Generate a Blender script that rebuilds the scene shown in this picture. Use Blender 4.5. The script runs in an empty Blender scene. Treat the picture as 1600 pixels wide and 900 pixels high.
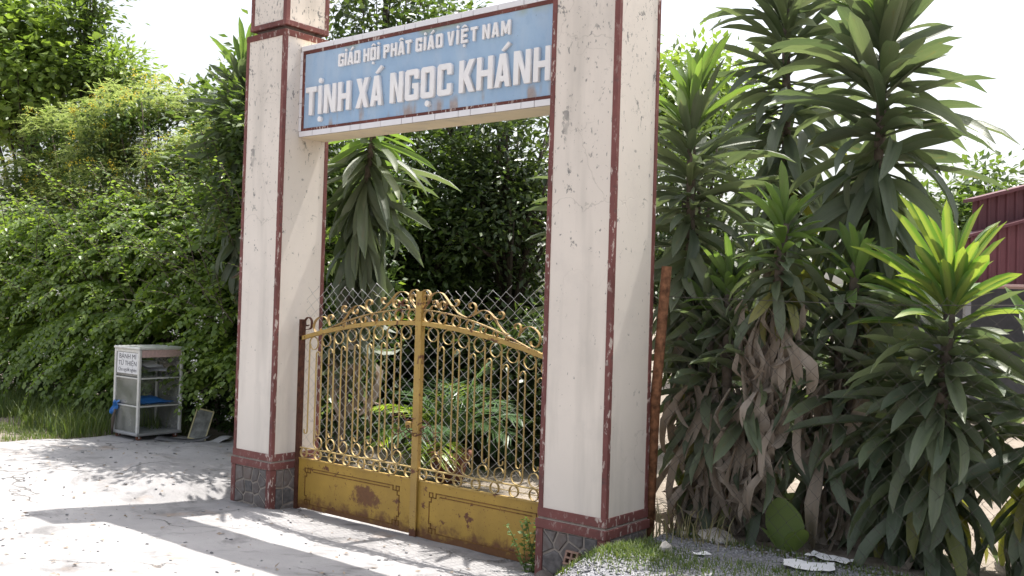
import bpy, math, random
import numpy as np
from mathutils import Vector, Matrix, noise
random.seed(7); RNG = np.random.default_rng(7)
R = math.radians; PI = math.pi
sc = bpy.context.scene
col = sc.collection

# ------------------------------------------------------------------ camera, sky, sun, exposure
cam = bpy.data.cameras.new('camera'); camo = bpy.data.objects.new('camera', cam); col.objects.link(camo)
cam.sensor_width = 36; cam.lens = 34.558; cam.clip_start = .05; cam.clip_end = 3000
_r = Vector((.77843984, .62700907, .02985016)); _u = Vector((-.01413387, -.03003362, .99944896)); _f = Vector((-.62756007, .77843279, .0145173))
M = Matrix((( _r.x, _u.x, -_f.x, 3.8676), (_r.y, _u.y, -_f.y, -5.1491), (_r.z, _u.z, -_f.z, 1.8122), (0, 0, 0, 1)))
camo.matrix_world = M
sc.camera = camo

SUN = Vector((.045, .40, 1)).normalized()                     # direction towards the sun
sun_el = math.asin(SUN.z); sun_az = math.atan2(SUN.x, SUN.y)
w = bpy.data.worlds.new('World'); sc.world = w; w.use_nodes = True
nt = w.node_tree; nt.nodes.clear()
sky = nt.nodes.new('ShaderNodeTexSky'); sky.sky_type = 'NISHITA'; sky.sun_disc = False
sky.sun_elevation = sun_el; sky.sun_rotation = sun_az; sky.dust_density = 5.0; sky.air_density = 1.2; sky.ozone_density = 1.0
hs = nt.nodes.new('ShaderNodeHueSaturation'); hs.inputs['Saturation'].default_value = .38
bg = nt.nodes.new('ShaderNodeBackground'); bg.inputs['Strength'].default_value = .15
wo = nt.nodes.new('ShaderNodeOutputWorld')
nt.links.new(sky.outputs[0], hs.inputs['Color']); nt.links.new(hs.outputs[0], bg.inputs[0]); nt.links.new(bg.outputs[0], wo.inputs[0])
sl = bpy.data.lights.new('sun', 'SUN'); sl.energy = 4.6; sl.angle = R(.53); sl.color = (1, .955, .88)
so = bpy.data.objects.new('sun', sl); col.objects.link(so)
so.rotation_euler = SUN.to_track_quat('Z', 'Y').to_euler(); so.location = (0, 6, 12)
sc.view_settings.view_transform = 'Standard'; sc.view_settings.look = 'None'
sc.view_settings.exposure = 0.95; sc.view_settings.gamma = 1; sc.view_settings.use_curve_mapping = False
sc.render.engine = 'CYCLES'
sc.cycles.max_bounces = 8; sc.cycles.diffuse_bounces = 4; sc.cycles.glossy_bounces = 3; sc.cycles.transmission_bounces = 4; sc.cycles.transparent_max_bounces = 12
sc.cycles.use_denoising = True

# ------------------------------------------------------------------ helpers
def tag(o, label=None, cat=None, group=None, kind=None):
    if label: o['label'] = label
    if cat: o['category'] = cat
    if group: o['group'] = group
    if kind: o['kind'] = kind
    return o
def link(o, parent=None):
    col.objects.link(o)
    if parent is not None: o.parent = parent
    return o
def empty(name, loc=(0, 0, 0), rz=0):
    o = bpy.data.objects.new(name, None); o.empty_display_size = .2; o.location = loc; o.rotation_euler = (0, 0, rz); return link(o)
def mesh_np(name, V, F, mat, smooth=False):
    """V (n,3) array, F (m,k) array with constant k"""
    me = bpy.data.meshes.new(name); V = np.asarray(V, np.float32); F = np.asarray(F, np.int32)
    me.vertices.add(len(V)); me.vertices.foreach_set('co', V.ravel())
    k = F.shape[1]; me.loops.add(F.size); me.loops.foreach_set('vertex_index', F.ravel())
    me.polygons.add(len(F)); me.polygons.foreach_set('loop_start', np.arange(0, F.size, k, dtype=np.int32))
    if smooth: me.polygons.foreach_set('use_smooth', np.ones(len(F), bool))
    me.materials.append(mat); me.update(calc_edges=True); return me
def obj(name, me, parent=None, loc=(0, 0, 0)):
    o = bpy.data.objects.new(name, me); o.location = loc; return link(o, parent)
class MB:
    def __init__(s): s.v = []; s.f = []
    def add(s, vs, fs):
        n = len(s.v); s.v += [tuple(map(float, p)) for p in vs]; s.f += [tuple(i + n for i in f) for f in fs]; return s
    def box(s, x0, x1, y0, y1, z0, z1):
        return s.add([(x0,y0,z0),(x1,y0,z0),(x1,y1,z0),(x0,y1,z0),(x0,y0,z1),(x1,y0,z1),(x1,y1,z1),(x0,y1,z1)],
                     [(0,3,2,1),(4,5,6,7),(0,1,5,4),(1,2,6,5),(2,3,7,6),(3,0,4,7)])
    def tube(s, pts, rad, n=6, cap=True):
        pts = [Vector(p) for p in pts]; rs = rad if hasattr(rad, '__len__') else [rad] * len(pts)
        rings = []; up = Vector((0, 0, 1)); prev = None
        for i, p in enumerate(pts):
            d = (pts[min(i+1, len(pts)-1)] - pts[max(i-1, 0)]); d = d.normalized() if d.length > 1e-9 else Vector((0, 0, 1))
            if prev is None: a = d.orthogonal().normalized()
            else: a = (prev - d * prev.dot(d)); a = a.normalized() if a.length > 1e-6 else d.orthogonal().normalized()
            prev = a; b = d.cross(a)
            rings.append([p + (a * math.cos(2*PI*k/n) + b * math.sin(2*PI*k/n)) * rs[i] for k in range(n)])
        vs = [q for r in rings for q in r]; fs = []
        for i in range(len(pts)-1):
            for k in range(n): fs.append((i*n+k, i*n+(k+1) % n, (i+1)*n+(k+1) % n, (i+1)*n+k))
        if cap: fs += [tuple(range(n))[::-1], tuple((len(pts)-1)*n+k for k in range(n))]
        return s.add(vs, fs)
    def bar(s, path, y, depth=.018, th=.0045, closed=False):
        """flat iron bar swept along a path in the x-z plane"""
        n = len(path); vs = []; fs = []
        for i, (x, z) in enumerate(path):
            if closed: a, b = path[i-1], path[(i+1) % n]
            else: a, b = path[max(i-1, 0)], path[min(i+1, n-1)]
            dx, dz = b[0]-a[0], b[1]-a[1]; l = math.hypot(dx, dz) or 1; nx, nz = -dz/l*th/2, dx/l*th/2
            vs += [(x+nx, y-depth/2, z+nz), (x+nx, y+depth/2, z+nz), (x-nx, y+depth/2, z-nz), (x-nx, y-depth/2, z-nz)]
        for i in range(n if closed else n-1):
            j = (i+1) % n
            for k in range(4): fs.append((i*4+k, i*4+(k+1) % 4, j*4+(k+1) % 4, j*4+k))
        if not closed: fs += [(3, 2, 1, 0), tuple((n-1)*4+k for k in range(4))]
        return s.add(vs, fs)
    def mesh(s, name, mat, smooth=False):
        me = bpy.data.meshes.new(name); me.from_pydata(s.v, [], s.f); me.materials.append(mat)
        if smooth: me.polygons.foreach_set('use_smooth', [True]*len(me.polygons))
        me.update(); return me
    def build(s, name, mat, parent=None, smooth=False, loc=(0, 0, 0)): return obj(name, s.mesh(name, mat, smooth), parent, loc)
def bevel(o, wd=.004, seg=2):
    m = o.modifiers.new('bevel', 'BEVEL'); m.width = wd; m.segments = seg; m.limit_method = 'ANGLE'; return o
def arc(cx, cz, r, a0, a1, n=12, rz=None):
    rz = rz or r
    return [(cx + r*math.cos(R(a0+(a1-a0)*i/n)), cz + rz*math.sin(R(a0+(a1-a0)*i/n))) for i in range(n+1)]
def sm(t): t = min(max(t, 0), 1); return t*t*(3-2*t)

# ------------------------------------------------------------------ materials
class NT:
    def __init__(s, name):
        s.m = bpy.data.materials.new(name); s.m.use_nodes = True; s.t = s.m.node_tree; s.t.nodes.clear()
        s.out = s.n('ShaderNodeOutputMaterial'); s.p = s.n('ShaderNodeBsdfPrincipled'); s.l(s.p.outputs[0], s.out.inputs[0])
        s.tc = s.n('ShaderNodeTexCoord')
    def n(s, t, **k):
        x = s.t.nodes.new(t)
        for a, b in k.items(): setattr(x, a, b)
        return x
    def l(s, a, b): s.t.links.new(a, b)
    def noise(s, scale, detail=5, rough=.55, vec=None, dist=0, stretch=None, coord='Object'):
        x = s.n('ShaderNodeTexNoise'); x.inputs['Scale'].default_value = scale; x.inputs['Detail'].default_value = detail
        x.inputs['Roughness'].default_value = rough; x.inputs['Distortion'].default_value = dist
        v = vec or s.tc.outputs[coord]
        if stretch:
            mp = s.n('ShaderNodeMapping'); mp.inputs['Scale'].default_value = stretch; s.l(v, mp.inputs[0]); v = mp.outputs[0]
        s.l(v, x.inputs['Vector']); return x.outputs['Fac']
    def ramp(s, fac, a, b, ca=(0, 0, 0, 1), cb=(1, 1, 1, 1)):
        x = s.n('ShaderNodeValToRGB'); x.color_ramp.elements[0].position = a; x.color_ramp.elements[1].position = b
        x.color_ramp.elements[0].color = ca; x.color_ramp.elements[1].color = cb; s.l(fac, x.inputs[0]); return x.outputs[0]
    def mix(s, fac, a, b, mode='MIX'):
        x = s.n('ShaderNodeMix', data_type='RGBA', blend_type=mode)
        for i, v in ((0, fac), (6, a), (7, b)):
            if hasattr(v, 'links'): s.l(v, x.inputs[i])
            elif i == 0: x.inputs[i].default_value = v
            else: x.inputs[i].default_value = (*v[:3], 1)
        return x.outputs[2]
    def math(s, op, a, b=None, clamp=False):
        x = s.n('ShaderNodeMath', operation=op, use_clamp=clamp)
        for i, v in ((0, a), (1, b)):
            if v is None: continue
            if hasattr(v, 'links'): s.l(v, x.inputs[i])
            else: x.inputs[i].default_value = v
        return x.outputs[0]
    def sep(s, coord='Object'):
        x = s.n('ShaderNodeSeparateXYZ'); s.l(s.tc.outputs[coord], x.inputs[0]); return x.outputs
    def bump(s, h, strength=.3, dist=.01):
        x = s.n('ShaderNodeBump'); x.inputs['Strength'].default_value = strength; x.inputs['Distance'].default_value = dist
        s.l(h, x.inputs['Height']); s.l(x.outputs[0], s.p.inputs['Normal'])
    def set(s, color=None, rough=.8, metal=0, spec=.3):
        if color is not None:
            if hasattr(color, 'links'): s.l(color, s.p.inputs['Base Color'])
            else: s.p.inputs['Base Color'].default_value = (*color, 1)
        if hasattr(rough, 'links'): s.l(rough, s.p.inputs['Roughness'])
        else: s.p.inputs['Roughness'].default_value = rough
        s.p.inputs['Metallic'].default_value = metal; s.p.inputs['Specular IOR Level'].default_value = spec
        return s.m
def m_plain(name, c, rough=.7, metal=0, spec=.3, var=.25, scale=9):
    k = NT(name); f = k.noise(scale)
    c2 = tuple(x*(1-var) for x in c); return k.set(k.mix(k.ramp(f, .3, .7), c, c2), rough, metal, spec)
def m_plaster(name, base, chips=1.0):
    k = NT(name)
    big = k.noise(1.3, 3); c = k.mix(k.ramp(big, .35, .7), base, tuple(x*.9 for x in base))
    streak = k.ramp(k.noise(5, 4, stretch=(1, 1, .12)), .52, .75); c = k.mix(k.math('MULTIPLY', streak, .5), c, (.44, .41, .37)); c = k.mix(k.math('MULTIPLY', k.ramp(k.noise(3.3, 6, .7), .52, .74), .30), c, (.50, .47, .44))
    # flaking paint: dark patches, denser towards the weathered top
    z = k.sep()[2]; wz = k.math('MULTIPLY', k.math('SUBTRACT', z, 2.4), .030)
    fl = k.math('ADD', k.noise(10, 9, .72, dist=.8, stretch=(1, 1, .7)), wz)
    m1 = k.math('MULTIPLY', k.ramp(fl, .63, .645), k.ramp(k.noise(2.6, 3), .40, .52))
    fine = k.ramp(k.math('ADD', k.noise(46, 5, .6, stretch=(1, 1, .5)), wz), .655, .68)
    msk = k.math('MAXIMUM', m1, k.math('MULTIPLY', fine, .8))
    if chips: c = k.mix(k.math('MULTIPLY', msk, chips), c, k.mix(k.noise(30), (.15, .145, .14), (.36, .345, .33)))
    # hairline cracks
    vo = k.n('ShaderNodeTexVoronoi', feature='DISTANCE_TO_EDGE'); vo.inputs['Scale'].default_value = 1.7
    nz = k.n('ShaderNodeTexNoise'); nz.inputs['Scale'].default_value = 3; nz.inputs['Detail'].default_value = 6; k.l(k.tc.outputs['Object'], nz.inputs['Vector'])
    vv = k.n('ShaderNodeVectorMath', operation='MULTIPLY_ADD'); k.l(nz.outputs['Color'], vv.inputs[0]); vv.inputs[1].default_value = (.5, .5, .5); k.l(k.tc.outputs['Object'], vv.inputs[2])
    k.l(vv.outputs[0], vo.inputs['Vector'])
    cr = k.math('MULTIPLY', k.ramp(vo.outputs['Distance'], .0, .006, (1, 1, 1, 1), (0, 0, 0, 1)), k.ramp(k.noise(.9, 2), .5, .56))
    c = k.mix(k.math('MULTIPLY', cr, .4), c, (.25, .23, .21))
    h = k.math('SUBTRACT', k.math('MULTIPLY', k.noise(60, 4), .25), k.math('ADD', msk, cr)); k.bump(h, .35, .004)
    return k.set(c, .82, 0, .25)
def m_redpaint(name, base=(.205, .078, .071)):
    k = NT(name); c = k.mix(k.ramp(k.noise(3, 4), .35, .7), base, tuple(x*.6 for x in base))
    ch = k.ramp(k.noise(34, 6, .65, stretch=(1, 1, .4)), .565, .60); mk = k.math('MULTIPLY', ch, k.ramp(k.noise(2.3), .40, .56))
    c = k.mix(mk, c, (.52, .44, .40)); dk = k.ramp(k.noise(11, 5), .62, .72); c = k.mix(k.math('MULTIPLY', dk, .7), c, (.07, .05, .05))
    k.bump(k.math('SUBTRACT', k.noise(50), mk), .3, .003); return k.set(c, .7, 0, .3)
def m_yellow(name, rust=.5, base=(.46, .27, .035), panel=False):
    k = NT(name); c = k.mix(k.ramp(k.noise(4, 4), .3, .75), base, (base[0]*.72, base[1]*.70, base[2]*.8))
    r1 = k.ramp(k.noise(7, 7, .68, dist=.3), .66-.2*rust, .70-.2*rust)
    r2 = k.ramp(k.noise(60, 5, .7), .66-.1*rust, .70-.1*rust)
    if panel:
        sp_ = k.sep(); nz = k.noise(9, 6, .7)
        lowr = k.ramp(k.math('ADD', k.math('MULTIPLY', sp_[2], 2.4), k.math('MULTIPLY', nz, .9)), .60, .80, (1, 1, 1, 1), (0, 0, 0, 1))
        dx = k.math('MULTIPLY', k.math('SUBTRACT', sp_[0], .86), 2.6); dz = k.math('MULTIPLY', k.math('SUBTRACT', sp_[2], .235), 5.2)
        dd = k.math('SQRT', k.math('ADD', k.math('MULTIPLY', dx, dx), k.math('MULTIPLY', dz, dz)))
        pat = k.ramp(k.math('ADD', k.math('MULTIPLY', dd, .55), k.math('MULTIPLY', k.noise(12, 6, .7), .8)), .56, .66, (1, 1, 1, 1), (0, 0, 0, 1))
        r1 = k.math('MAXIMUM', r1, k.math('MULTIPLY', k.math('MAXIMUM', lowr, pat), .88))
    rc = k.mix(k.noise(40), (.075, .028, .018), (.17, .065, .03))
    c = k.mix(k.math('MAXIMUM', r1, r2), c, rc); k.bump(k.math('SUBTRACT', k.noise(70), r1), .3, .002); return k.set(c, .55, .0, .4)
def m_leaf(name, c1, c2, trans=.35, rough=.42, obj_rand=False, tip=False, stripe=None, tcol=None, spec=.4):
    k = NT(name)
    if obj_rand: rnd = k.n('ShaderNodeObjectInfo').outputs['Random']
    else: rnd = k.n('ShaderNodeNewGeometry').outputs['Random Per Island']
    c = k.mix(rnd, c1, c2)
    if stripe:
        y = k.math('ABSOLUTE', k.sep()[1]); c = k.mix(k.ramp(y, .18, .30, (1, 1, 1, 1), (0, 0, 0, 1)), c, stripe)
    if obj_rand:
        vn = k.noise(3.0, 3, .6, stretch=(.6, 26, .6)); c = k.mix(k.math('MULTIPLY', k.ramp(vn, .35, .7), .45), c, k.mix(1.0, c, (1.75, 1.7, 1.5), 'MULTIPLY'))
        du = k.ramp(k.noise(2.2, 5, .65), .48, .75); c = k.mix(k.math('MULTIPLY', du, .30), c, (.20, .20, .17))
        k.bump(vn, .25, .01)
    if tip:
        x = k.math('ADD', k.sep()[0], k.math('MULTIPLY', k.noise(6, 3), .16)); x2 = k.math('ADD', x, k.math('MULTIPLY', rnd, .06))
        c = k.mix(k.ramp(x2, 1.0, 1.035), c, (.24, .17, .10))
        sp = k.ramp(k.noise(9, 4), .66, .7); c = k.mix(k.math('MULTIPLY', sp, .5), c, (.16, .13, .06))
    k.set(c, rough, 0, spec)
    if trans:
        tr = k.n('ShaderNodeBsdfTranslucent')
        tm = k.mix(1.0, c, tcol or (1.9, 2.0, .7), 'MULTIPLY'); k.l(tm, tr.inputs[0])
        ms = k.n('ShaderNodeMixShader'); ms.inputs[0].default_value = trans
        k.l(k.p.outputs[0], ms.inputs[1]); k.l(tr.outputs[0], ms.inputs[2]); k.l(ms.outputs[0], k.out.inputs[0])
    return k.m
def m_concrete(name, base, dark, grit=1.0):
    k = NT(name); c = k.mix(k.ramp(k.noise(.7, 5, .6), .35, .68), base, dark)
    c = k.mix(k.math('MULTIPLY', k.ramp(k.noise(3.1, 6, .65, dist=.5), .52, .68), .75), c, tuple(x*.55 for x in dark))
    c = k.mix(k.math('MULTIPLY', k.ramp(k.noise(1.6, 5, .6), .6, .72), .5), c, (.30, .20, .13))
    sp = k.ramp(k.noise(120, 3, .7), .64, .70); c = k.mix(k.math('MULTIPLY', sp, .5*grit), c, (.12, .115, .11))
    vo = k.n('ShaderNodeTexVoronoi', feature='DISTANCE_TO_EDGE'); vo.inputs['Scale'].default_value = .55
    nz = k.n('ShaderNodeTexNoise'); nz.inputs['Scale'].default_value = 2.2; nz.inputs['Detail'].default_value = 6; k.l(k.tc.outputs['Object'], nz.inputs['Vector'])
    vv = k.n('ShaderNodeVectorMath', operation='MULTIPLY_ADD'); k.l(nz.outputs['Color'], vv.inputs[0]); vv.inputs[1].default_value = (.9, .9, .9); k.l(k.tc.outputs['Object'], vv.inputs[2]); k.l(vv.outputs[0], vo.inputs['Vector'])
    cr = k.math('MULTIPLY', k.ramp(vo.outputs['Distance'], 0, .007, (1, 1, 1, 1), (0, 0, 0, 1)), k.ramp(k.noise(.8, 2), .45, .55))
    c = k.mix(k.math('MULTIPLY', cr, .8), c, (.08, .075, .07))
    h = k.math('ADD', k.noise(9, 6, .6), k.math('MULTIPLY', k.noise(90, 4, .7), .35)); h = k.math('SUBTRACT', h, cr); k.bump(h, .8, .02)
    return k.set(c, .88, 0, .2)

MAT = {}
MAT['cream'] = m_plaster('cream_plaster', (.77, .705, .64))
MAT['beam'] = m_plaster('beam_plaster', (.70, .60, .44), .3)
MAT['red'] = m_redpaint('red_paint'); MAT['brownred'] = m_redpaint('brown_red_paint', (.17, .055, .045))
MAT['neck'] = m_concrete('weathered_concrete', (.20, .17, .155), (.10, .085, .08))
MAT['tile'] = m_plain('white_glazed_tile', (.78, .77, .80), .25, 0, .5, .06)
MAT['letter'] = m_plain('white_letter_paint', (.86, .85, .86), .6, 0, .3, .08, 14)
MAT['mortar'] = m_plain('pale_mortar', (.40, .35, .31), .9, 0, .2, .35, 25)
def stone_mat():
    k = NT('dark_field_stone'); rnd = k.n('ShaderNodeObjectInfo').outputs['Random']
    c = k.mix(rnd, (.085, .085, .09), (.17, .135, .12)); c = k.mix(k.ramp(k.noise(22, 5), .4, .75), c, (.20, .185, .18))
    k.bump(k.noise(30, 6), .6, .008); return k.set(c, .8, 0, .3)
MAT['stone'] = stone_mat()
def blue_mat():
    k = NT('faded_blue_paint'); c = k.mix(k.ramp(k.noise(2.2, 4), .35, .7), (.36, .50, .665), (.29, .43, .62))
    c = k.mix(k.math('MULTIPLY', k.ramp(k.noise(6, 5, .6, stretch=(1, 1, .25)), .48, .72), .5), c, (.50, .57, .66)); c = k.mix(k.math('MULTIPLY', k.ramp(k.noise(9, 7, .7), .5, .75), .4), c, (.22, .34, .52))
    z = k.math('SUBTRACT', k.sep()[2], 3.0)
    top = k.ramp(k.math('ADD', z, k.math('MULTIPLY', k.noise(5, 4), .10)), .845, .90)
    c = k.mix(k.math('MULTIPLY', k.math('MULTIPLY', top, k.ramp(k.noise(1.7, 3), .50, .6)), .7), c, (.33, .36, .22))
    low = k.ramp(k.math('SUBTRACT', z, k.math('MULTIPLY', k.noise(9, 4), .1)), .225, .29, (1, 1, 1, 1), (0, 0, 0, 1))
    st = k.math('MULTIPLY', low, k.ramp(k.noise(7.5, 3, .5, stretch=(1, 1, .2)), .54, .63))
    c = k.mix(k.math('MULTIPLY', st, .85), c, k.mix(k.noise(38, 4), (.22, .17, .15), (.48, .39, .34)))
    sp = k.ramp(k.noise(48, 5, .65, stretch=(1, 1, .45)), .69, .71); c = k.mix(k.math('MULTIPLY', sp, .75), c, (.09, .09, .12))
    k.bump(k.noise(25, 5), .15, .004); return k.set(c, .7, 0, .3)
MAT['blue'] = blue_mat()
MAT['yellow'] = m_yellow('yellow_gate_paint', .12, (.46, .335, .125)); MAT['ypanel'] = m_yellow('yellow_panel_paint', .30, (.42, .265, .048), True); MAT['ypost'] = m_yellow('yellow_post_paint', .5, (.44, .29, .075))
MAT['yscroll'] = m_yellow('yellow_rusty_scroll_paint', .5, (.42, .29, .11))
MAT['rust'] = m_plain('rusty_iron', (.115, .045, .028), .8, .0, .3, .6, 30)
MAT['rustpipe'] = m_plain('orange_rust_pipe', (.30, .14, .075), .9, 0, .2, .75, 26)
MAT['wire'] = m_plain('galvanised_wire', (.58, .58, .58), .45, .15, .5, .25)
MAT['wire2'] = m_plain('dull_weathered_wire', (.11, .10, .09), .7, .1, .3, .4)
MAT['trim'] = m_plain('rusty_panel_moulding', (.24, .115, .03), .65, 0, .3, .6, 25)
MAT['alu'] = m_plain('dull_aluminium', (.74, .74, .73), .4, .25, .5, .2, 20)
MAT['alupanel'] = m_plain('grey_sheet_metal', (.44, .445, .46), .45, .4, .5, .25, 6)
MAT['paper'] = m_plain('white_paper', (.78, .78, .80), .8, 0, .2, .1)
MAT['ink'] = m_plain('dark_ink', (.05, .05, .07), .8)
MAT['news'] = m_plain('printed_paper', (.62, .62, .70), .8, 0, .2, .3, 60)
MAT['bluebag'] = m_leaf('blue_plastic_film', (.035, .16, .50), (.05, .22, .60), .3, .35, tcol=(1.2, 1.2, 1.2))
MAT['rubber'] = m_plain('grey_rubber', (.13, .13, .14), .6); MAT['pinkpaper'] = m_plain('faded_pink_band', (.60, .42, .40), .7, 0, .3, .3, 40)
MAT['gold'] = m_plain('pale_gold_frame', (.58, .52, .30), .5, .1); MAT['photo'] = m_plain('grey_print', (.30, .31, .30), .6, 0, .3, .7, 12)
MAT['brick'] = m_plain('clay_brick', (.30, .19, .15), .85, 0, .2, .4, 16)
MAT['terracotta'] = m_plain('terracotta_pot_clay', (.26, .12, .085), .8, 0, .2, .4, 9)
MAT['bark'] = m_plain('grey_brown_bark', (.15, .125, .105), .9, 0, .2, .55, 22); MAT['darkbark'] = m_plain('dark_bark', (.075, .062, .05), .9, 0, .2, .5, 18)
MAT['concrete'] = m_concrete('drive_concrete', (.37, .36, .365), (.25, .245, .25)); MAT['slab'] = m_plain('pale_concrete_slab', (.55, .52, .48), .85)
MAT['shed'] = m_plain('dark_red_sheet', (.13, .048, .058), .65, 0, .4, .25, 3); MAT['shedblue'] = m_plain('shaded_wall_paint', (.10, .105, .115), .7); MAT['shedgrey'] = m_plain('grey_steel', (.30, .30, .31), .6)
def glass_mat():
    k = NT('dusty_glass'); k.t.nodes.remove(k.p); g = k.n('ShaderNodeBsdfGlossy'); g.inputs['Roughness'].default_value = .06; g.inputs[0].default_value = (.9, .9, .9, 1)
    t = k.n('ShaderNodeBsdfTransparent'); t.inputs[0].default_value = (.90, .92, .91, 1); d = k.n('ShaderNodeBsdfDiffuse'); d.inputs[0].default_value = (.5, .5, .48, 1)
    fr = k.n('ShaderNodeFresnel'); fr.inputs[0].default_value = 1.5
    a = k.n('ShaderNodeMixShader'); k.l(fr.outputs[0], a.inputs[0]); k.l(t.outputs[0], a.inputs[1]); k.l(g.outputs[0], a.inputs[2])
    b = k.n('ShaderNodeMixShader'); k.l(k.math('MULTIPLY', k.ramp(k.noise(5, 5), .2, .8), .5), b.inputs[0]); k.l(a.outputs[0], b.inputs[1]); k.l(d.outputs[0], b.inputs[2])
    k.l(b.outputs[0], k.out.inputs[0]); return k.m
MAT['glass'] = glass_mat()
# foliage
MAT['drac'] = m_leaf('dracaena_leaf', (.070, .094, .064), (.125, .150, .095), .27, .44, True, True, None, (1.7, 1.9, 1.0), .5)
MAT['dracy'] = m_leaf('young_dracaena_leaf', (.09, .15, .055), (.125, .19, .07), .34, .36, True, True)
MAT['dracs'] = m_leaf('striped_dracaena_leaf', (.06, .12, .035), (.085, .16, .04), .32, .36, True, True, (.17, .22, .065))
MAT['drago'] = m_leaf('olive_ageing_leaf', (.13, .15, .05), (.20, .19, .07), .3, .45, True, True)
MAT['dead'] = m_leaf('dead_dry_leaf', (.22, .185, .155), (.37, .32, .285), .22, .75, True, False, None, (1.3, 1.1, .9), .15)
MAT['vine'] = m_leaf('vine_leaf', (.115, .180, .050), (.200, .270, .075), .42, .36, spec=.5)
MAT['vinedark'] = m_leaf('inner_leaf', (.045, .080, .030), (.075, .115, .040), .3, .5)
MAT['cassia'] = m_leaf('feathery_leaf', (.23, .275, .11), (.32, .355, .15), .40, .5, tcol=(1.45, 1.6, 1.0))
MAT['flower'] = m_leaf('yellow_blossom', (.72, .52, .04), (.80, .64, .10), .3, .6, tcol=(1.1, 1.1, .8)); MAT['white'] = m_leaf('white_blossom', (.75, .73, .72), (.85, .83, .82), .2, .6, tcol=(1, 1, 1))
MAT['tree'] = m_leaf('tree_leaf', (.065, .105, .040), (.11, .155, .055), .33, .36); MAT['treelight'] = m_leaf('light_tree_leaf', (.12, .18, .055), (.18, .24, .075), .38, .36)
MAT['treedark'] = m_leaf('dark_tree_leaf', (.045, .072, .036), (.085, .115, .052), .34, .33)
MAT['palm'] = m_leaf('palm_leaflet', (.055, .10, .05), (.09, .15, .07), .3, .3); MAT['palmy'] = m_leaf('yellow_green_palm_leaflet', (.20, .29, .04), (.27, .34, .06), .4, .35)
MAT['grass'] = m_leaf('grass_blade', (.060, .105, .030), (.14, .17, .055), .3, .5); MAT['broad'] = m_leaf('broad_round_leaf', (.15, .21, .075), (.17, .23, .08), .35, .45)
MAT['weed'] = m_leaf('weed_leaf', (.09, .15, .05), (.14, .2, .07), .35, .5)

# ------------------------------------------------------------------ terrain
def h(x, y):
    z = .03*sm((.25-y)/.5) + .13*sm((-.1-y)/2.4)
    z += .17*sm((-3.25-x)/1.5)*(1-.6*sm((-.3-y)/2.5))
    z += .34*sm((x-.16)/.58)*sm((y+1.3)/1.1)*(1-.8*sm((y-2.2)/3))
    hm = sm((-3.42-x)/.22)*sm((y+.42-.25*math.sin(x*2.1))/.22)*sm((x+5.55)/.5); z += .06*hm + (.018*hm*noise.noise(Vector((x*3.2, y*3.2, 8))) if hm > 0 else 0)
    if -9 < x < 6 and -6 < y < 6: z += .012*noise.noise(Vector((x*1.3, y*1.3, 0))) + .006*noise.noise(Vector((x*4, y*4, 3)))
    return z
def grid_mesh(name, xs, ys, zf, mat):
    V = np.array([(x, y, zf(x, y)) for y in ys for x in xs]); nx = len(xs)
    i, j = np.meshgrid(np.arange(nx-1), np.arange(len(ys)-1)); a = (j*nx+i).ravel()
    return mesh_np(name, V, np.stack([a, a+1, a+1+nx, a+nx], 1), mat, True)
k = NT('garden_earth')
c = k.mix(k.ramp(k.noise(1.1, 6, .6), .35, .7), (.26, .225, .19), (.15, .125, .10)); c = k.mix(k.ramp(k.noise(14, 6, .7), .5, .7), c, (.13, .105, .08))
k.bump(k.noise(18, 6, .7), .6, .02); MAT['earth'] = k.set(c, .95, 0, .15)
xs = np.concatenate([-np.geomspace(400, 13, 22), np.arange(-12.6, 6, .2), np.geomspace(6.2, 400, 22)])
ys = np.concatenate([-np.geomspace(300, 9, 18), np.arange(-8.6, 8, .2), np.geomspace(8.3, 500, 26)])
tag(obj('ground', grid_mesh('ground', xs, ys, h, MAT['earth'])), kind='structure')
# driveway: concrete sheet with wandering edges
xs = np.arange(-6.5, .52, .075); nv = 110; V = []
for x in xs:
    yb = .42 if x > -3.36 else 1.3 + .1*noise.noise(Vector((x*2, 0, 5)))
    yb += .05*noise.noise(Vector((x*3, 1, 9)))
    if x > .06: yb = -.06 - .55*(x-.06) + .08*noise.noise(Vector((x*9, 2, 1)))
    for j in range(nv):
        t = (j/(nv-1))**.55; y = -11 + (yb+11)*t
        xx = x
        if x < -6.2: xx = x + .16*noise.noise(Vector((y*1.7, 3, 0))) - (.45 if y < -1.2 else 0)*sm((-1.2-y)/3)*8
        edge = .012 if (0 < j < nv-1) else -.03
        V.append((xx, y, h(xx, y)+edge+.006))
nx = len(xs); i, j = np.meshgrid(np.arange(nx-1), np.arange(nv-1), indexing='ij'); a = (i*nv+j).ravel()
tag(obj('driveway', mesh_np('driveway', V, np.stack([a, a+nv, a+nv+1, a+1], 1), MAT['concrete'], True)), kind='structure')
# gravel footpath in front of the wire fence
k = NT('grey_gravel_bed'); vo = k.n('ShaderNodeTexVoronoi'); vo.inputs['Scale'].default_value = 85; k.l(k.tc.outputs['Object'], vo.inputs['Vector'])
c = k.mix(k.ramp(k.noise(2.5, 4), .4, .65), (.27, .27, .29), (.20, .19, .185)); c = k.mix(.55, c, k.mix(vo.outputs['Color'], (.12, .12, .13), (.40, .40, .43))); k.bump(vo.outputs['Distance'], .8, .012)
MAT['gravel'] = k.set(c, .9, 0, .2)
xs = np.arange(.50, 6.5, .1); V = []; nv = 24
for x in xs:
    y0 = -.75 - .3*sm((x-.6)/1) + .06*noise.noise(Vector((x*3, 0, 2))); y1 = .52 + .06*noise.noise(Vector((x*4, 7, 2)))
    for j in range(nv):
        y = y0 + (y1-y0)*j/(nv-1); V.append((x, y, h(x, y) + (.008 if 0 < j < nv-1 and x > .55 else -.02)))
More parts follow.
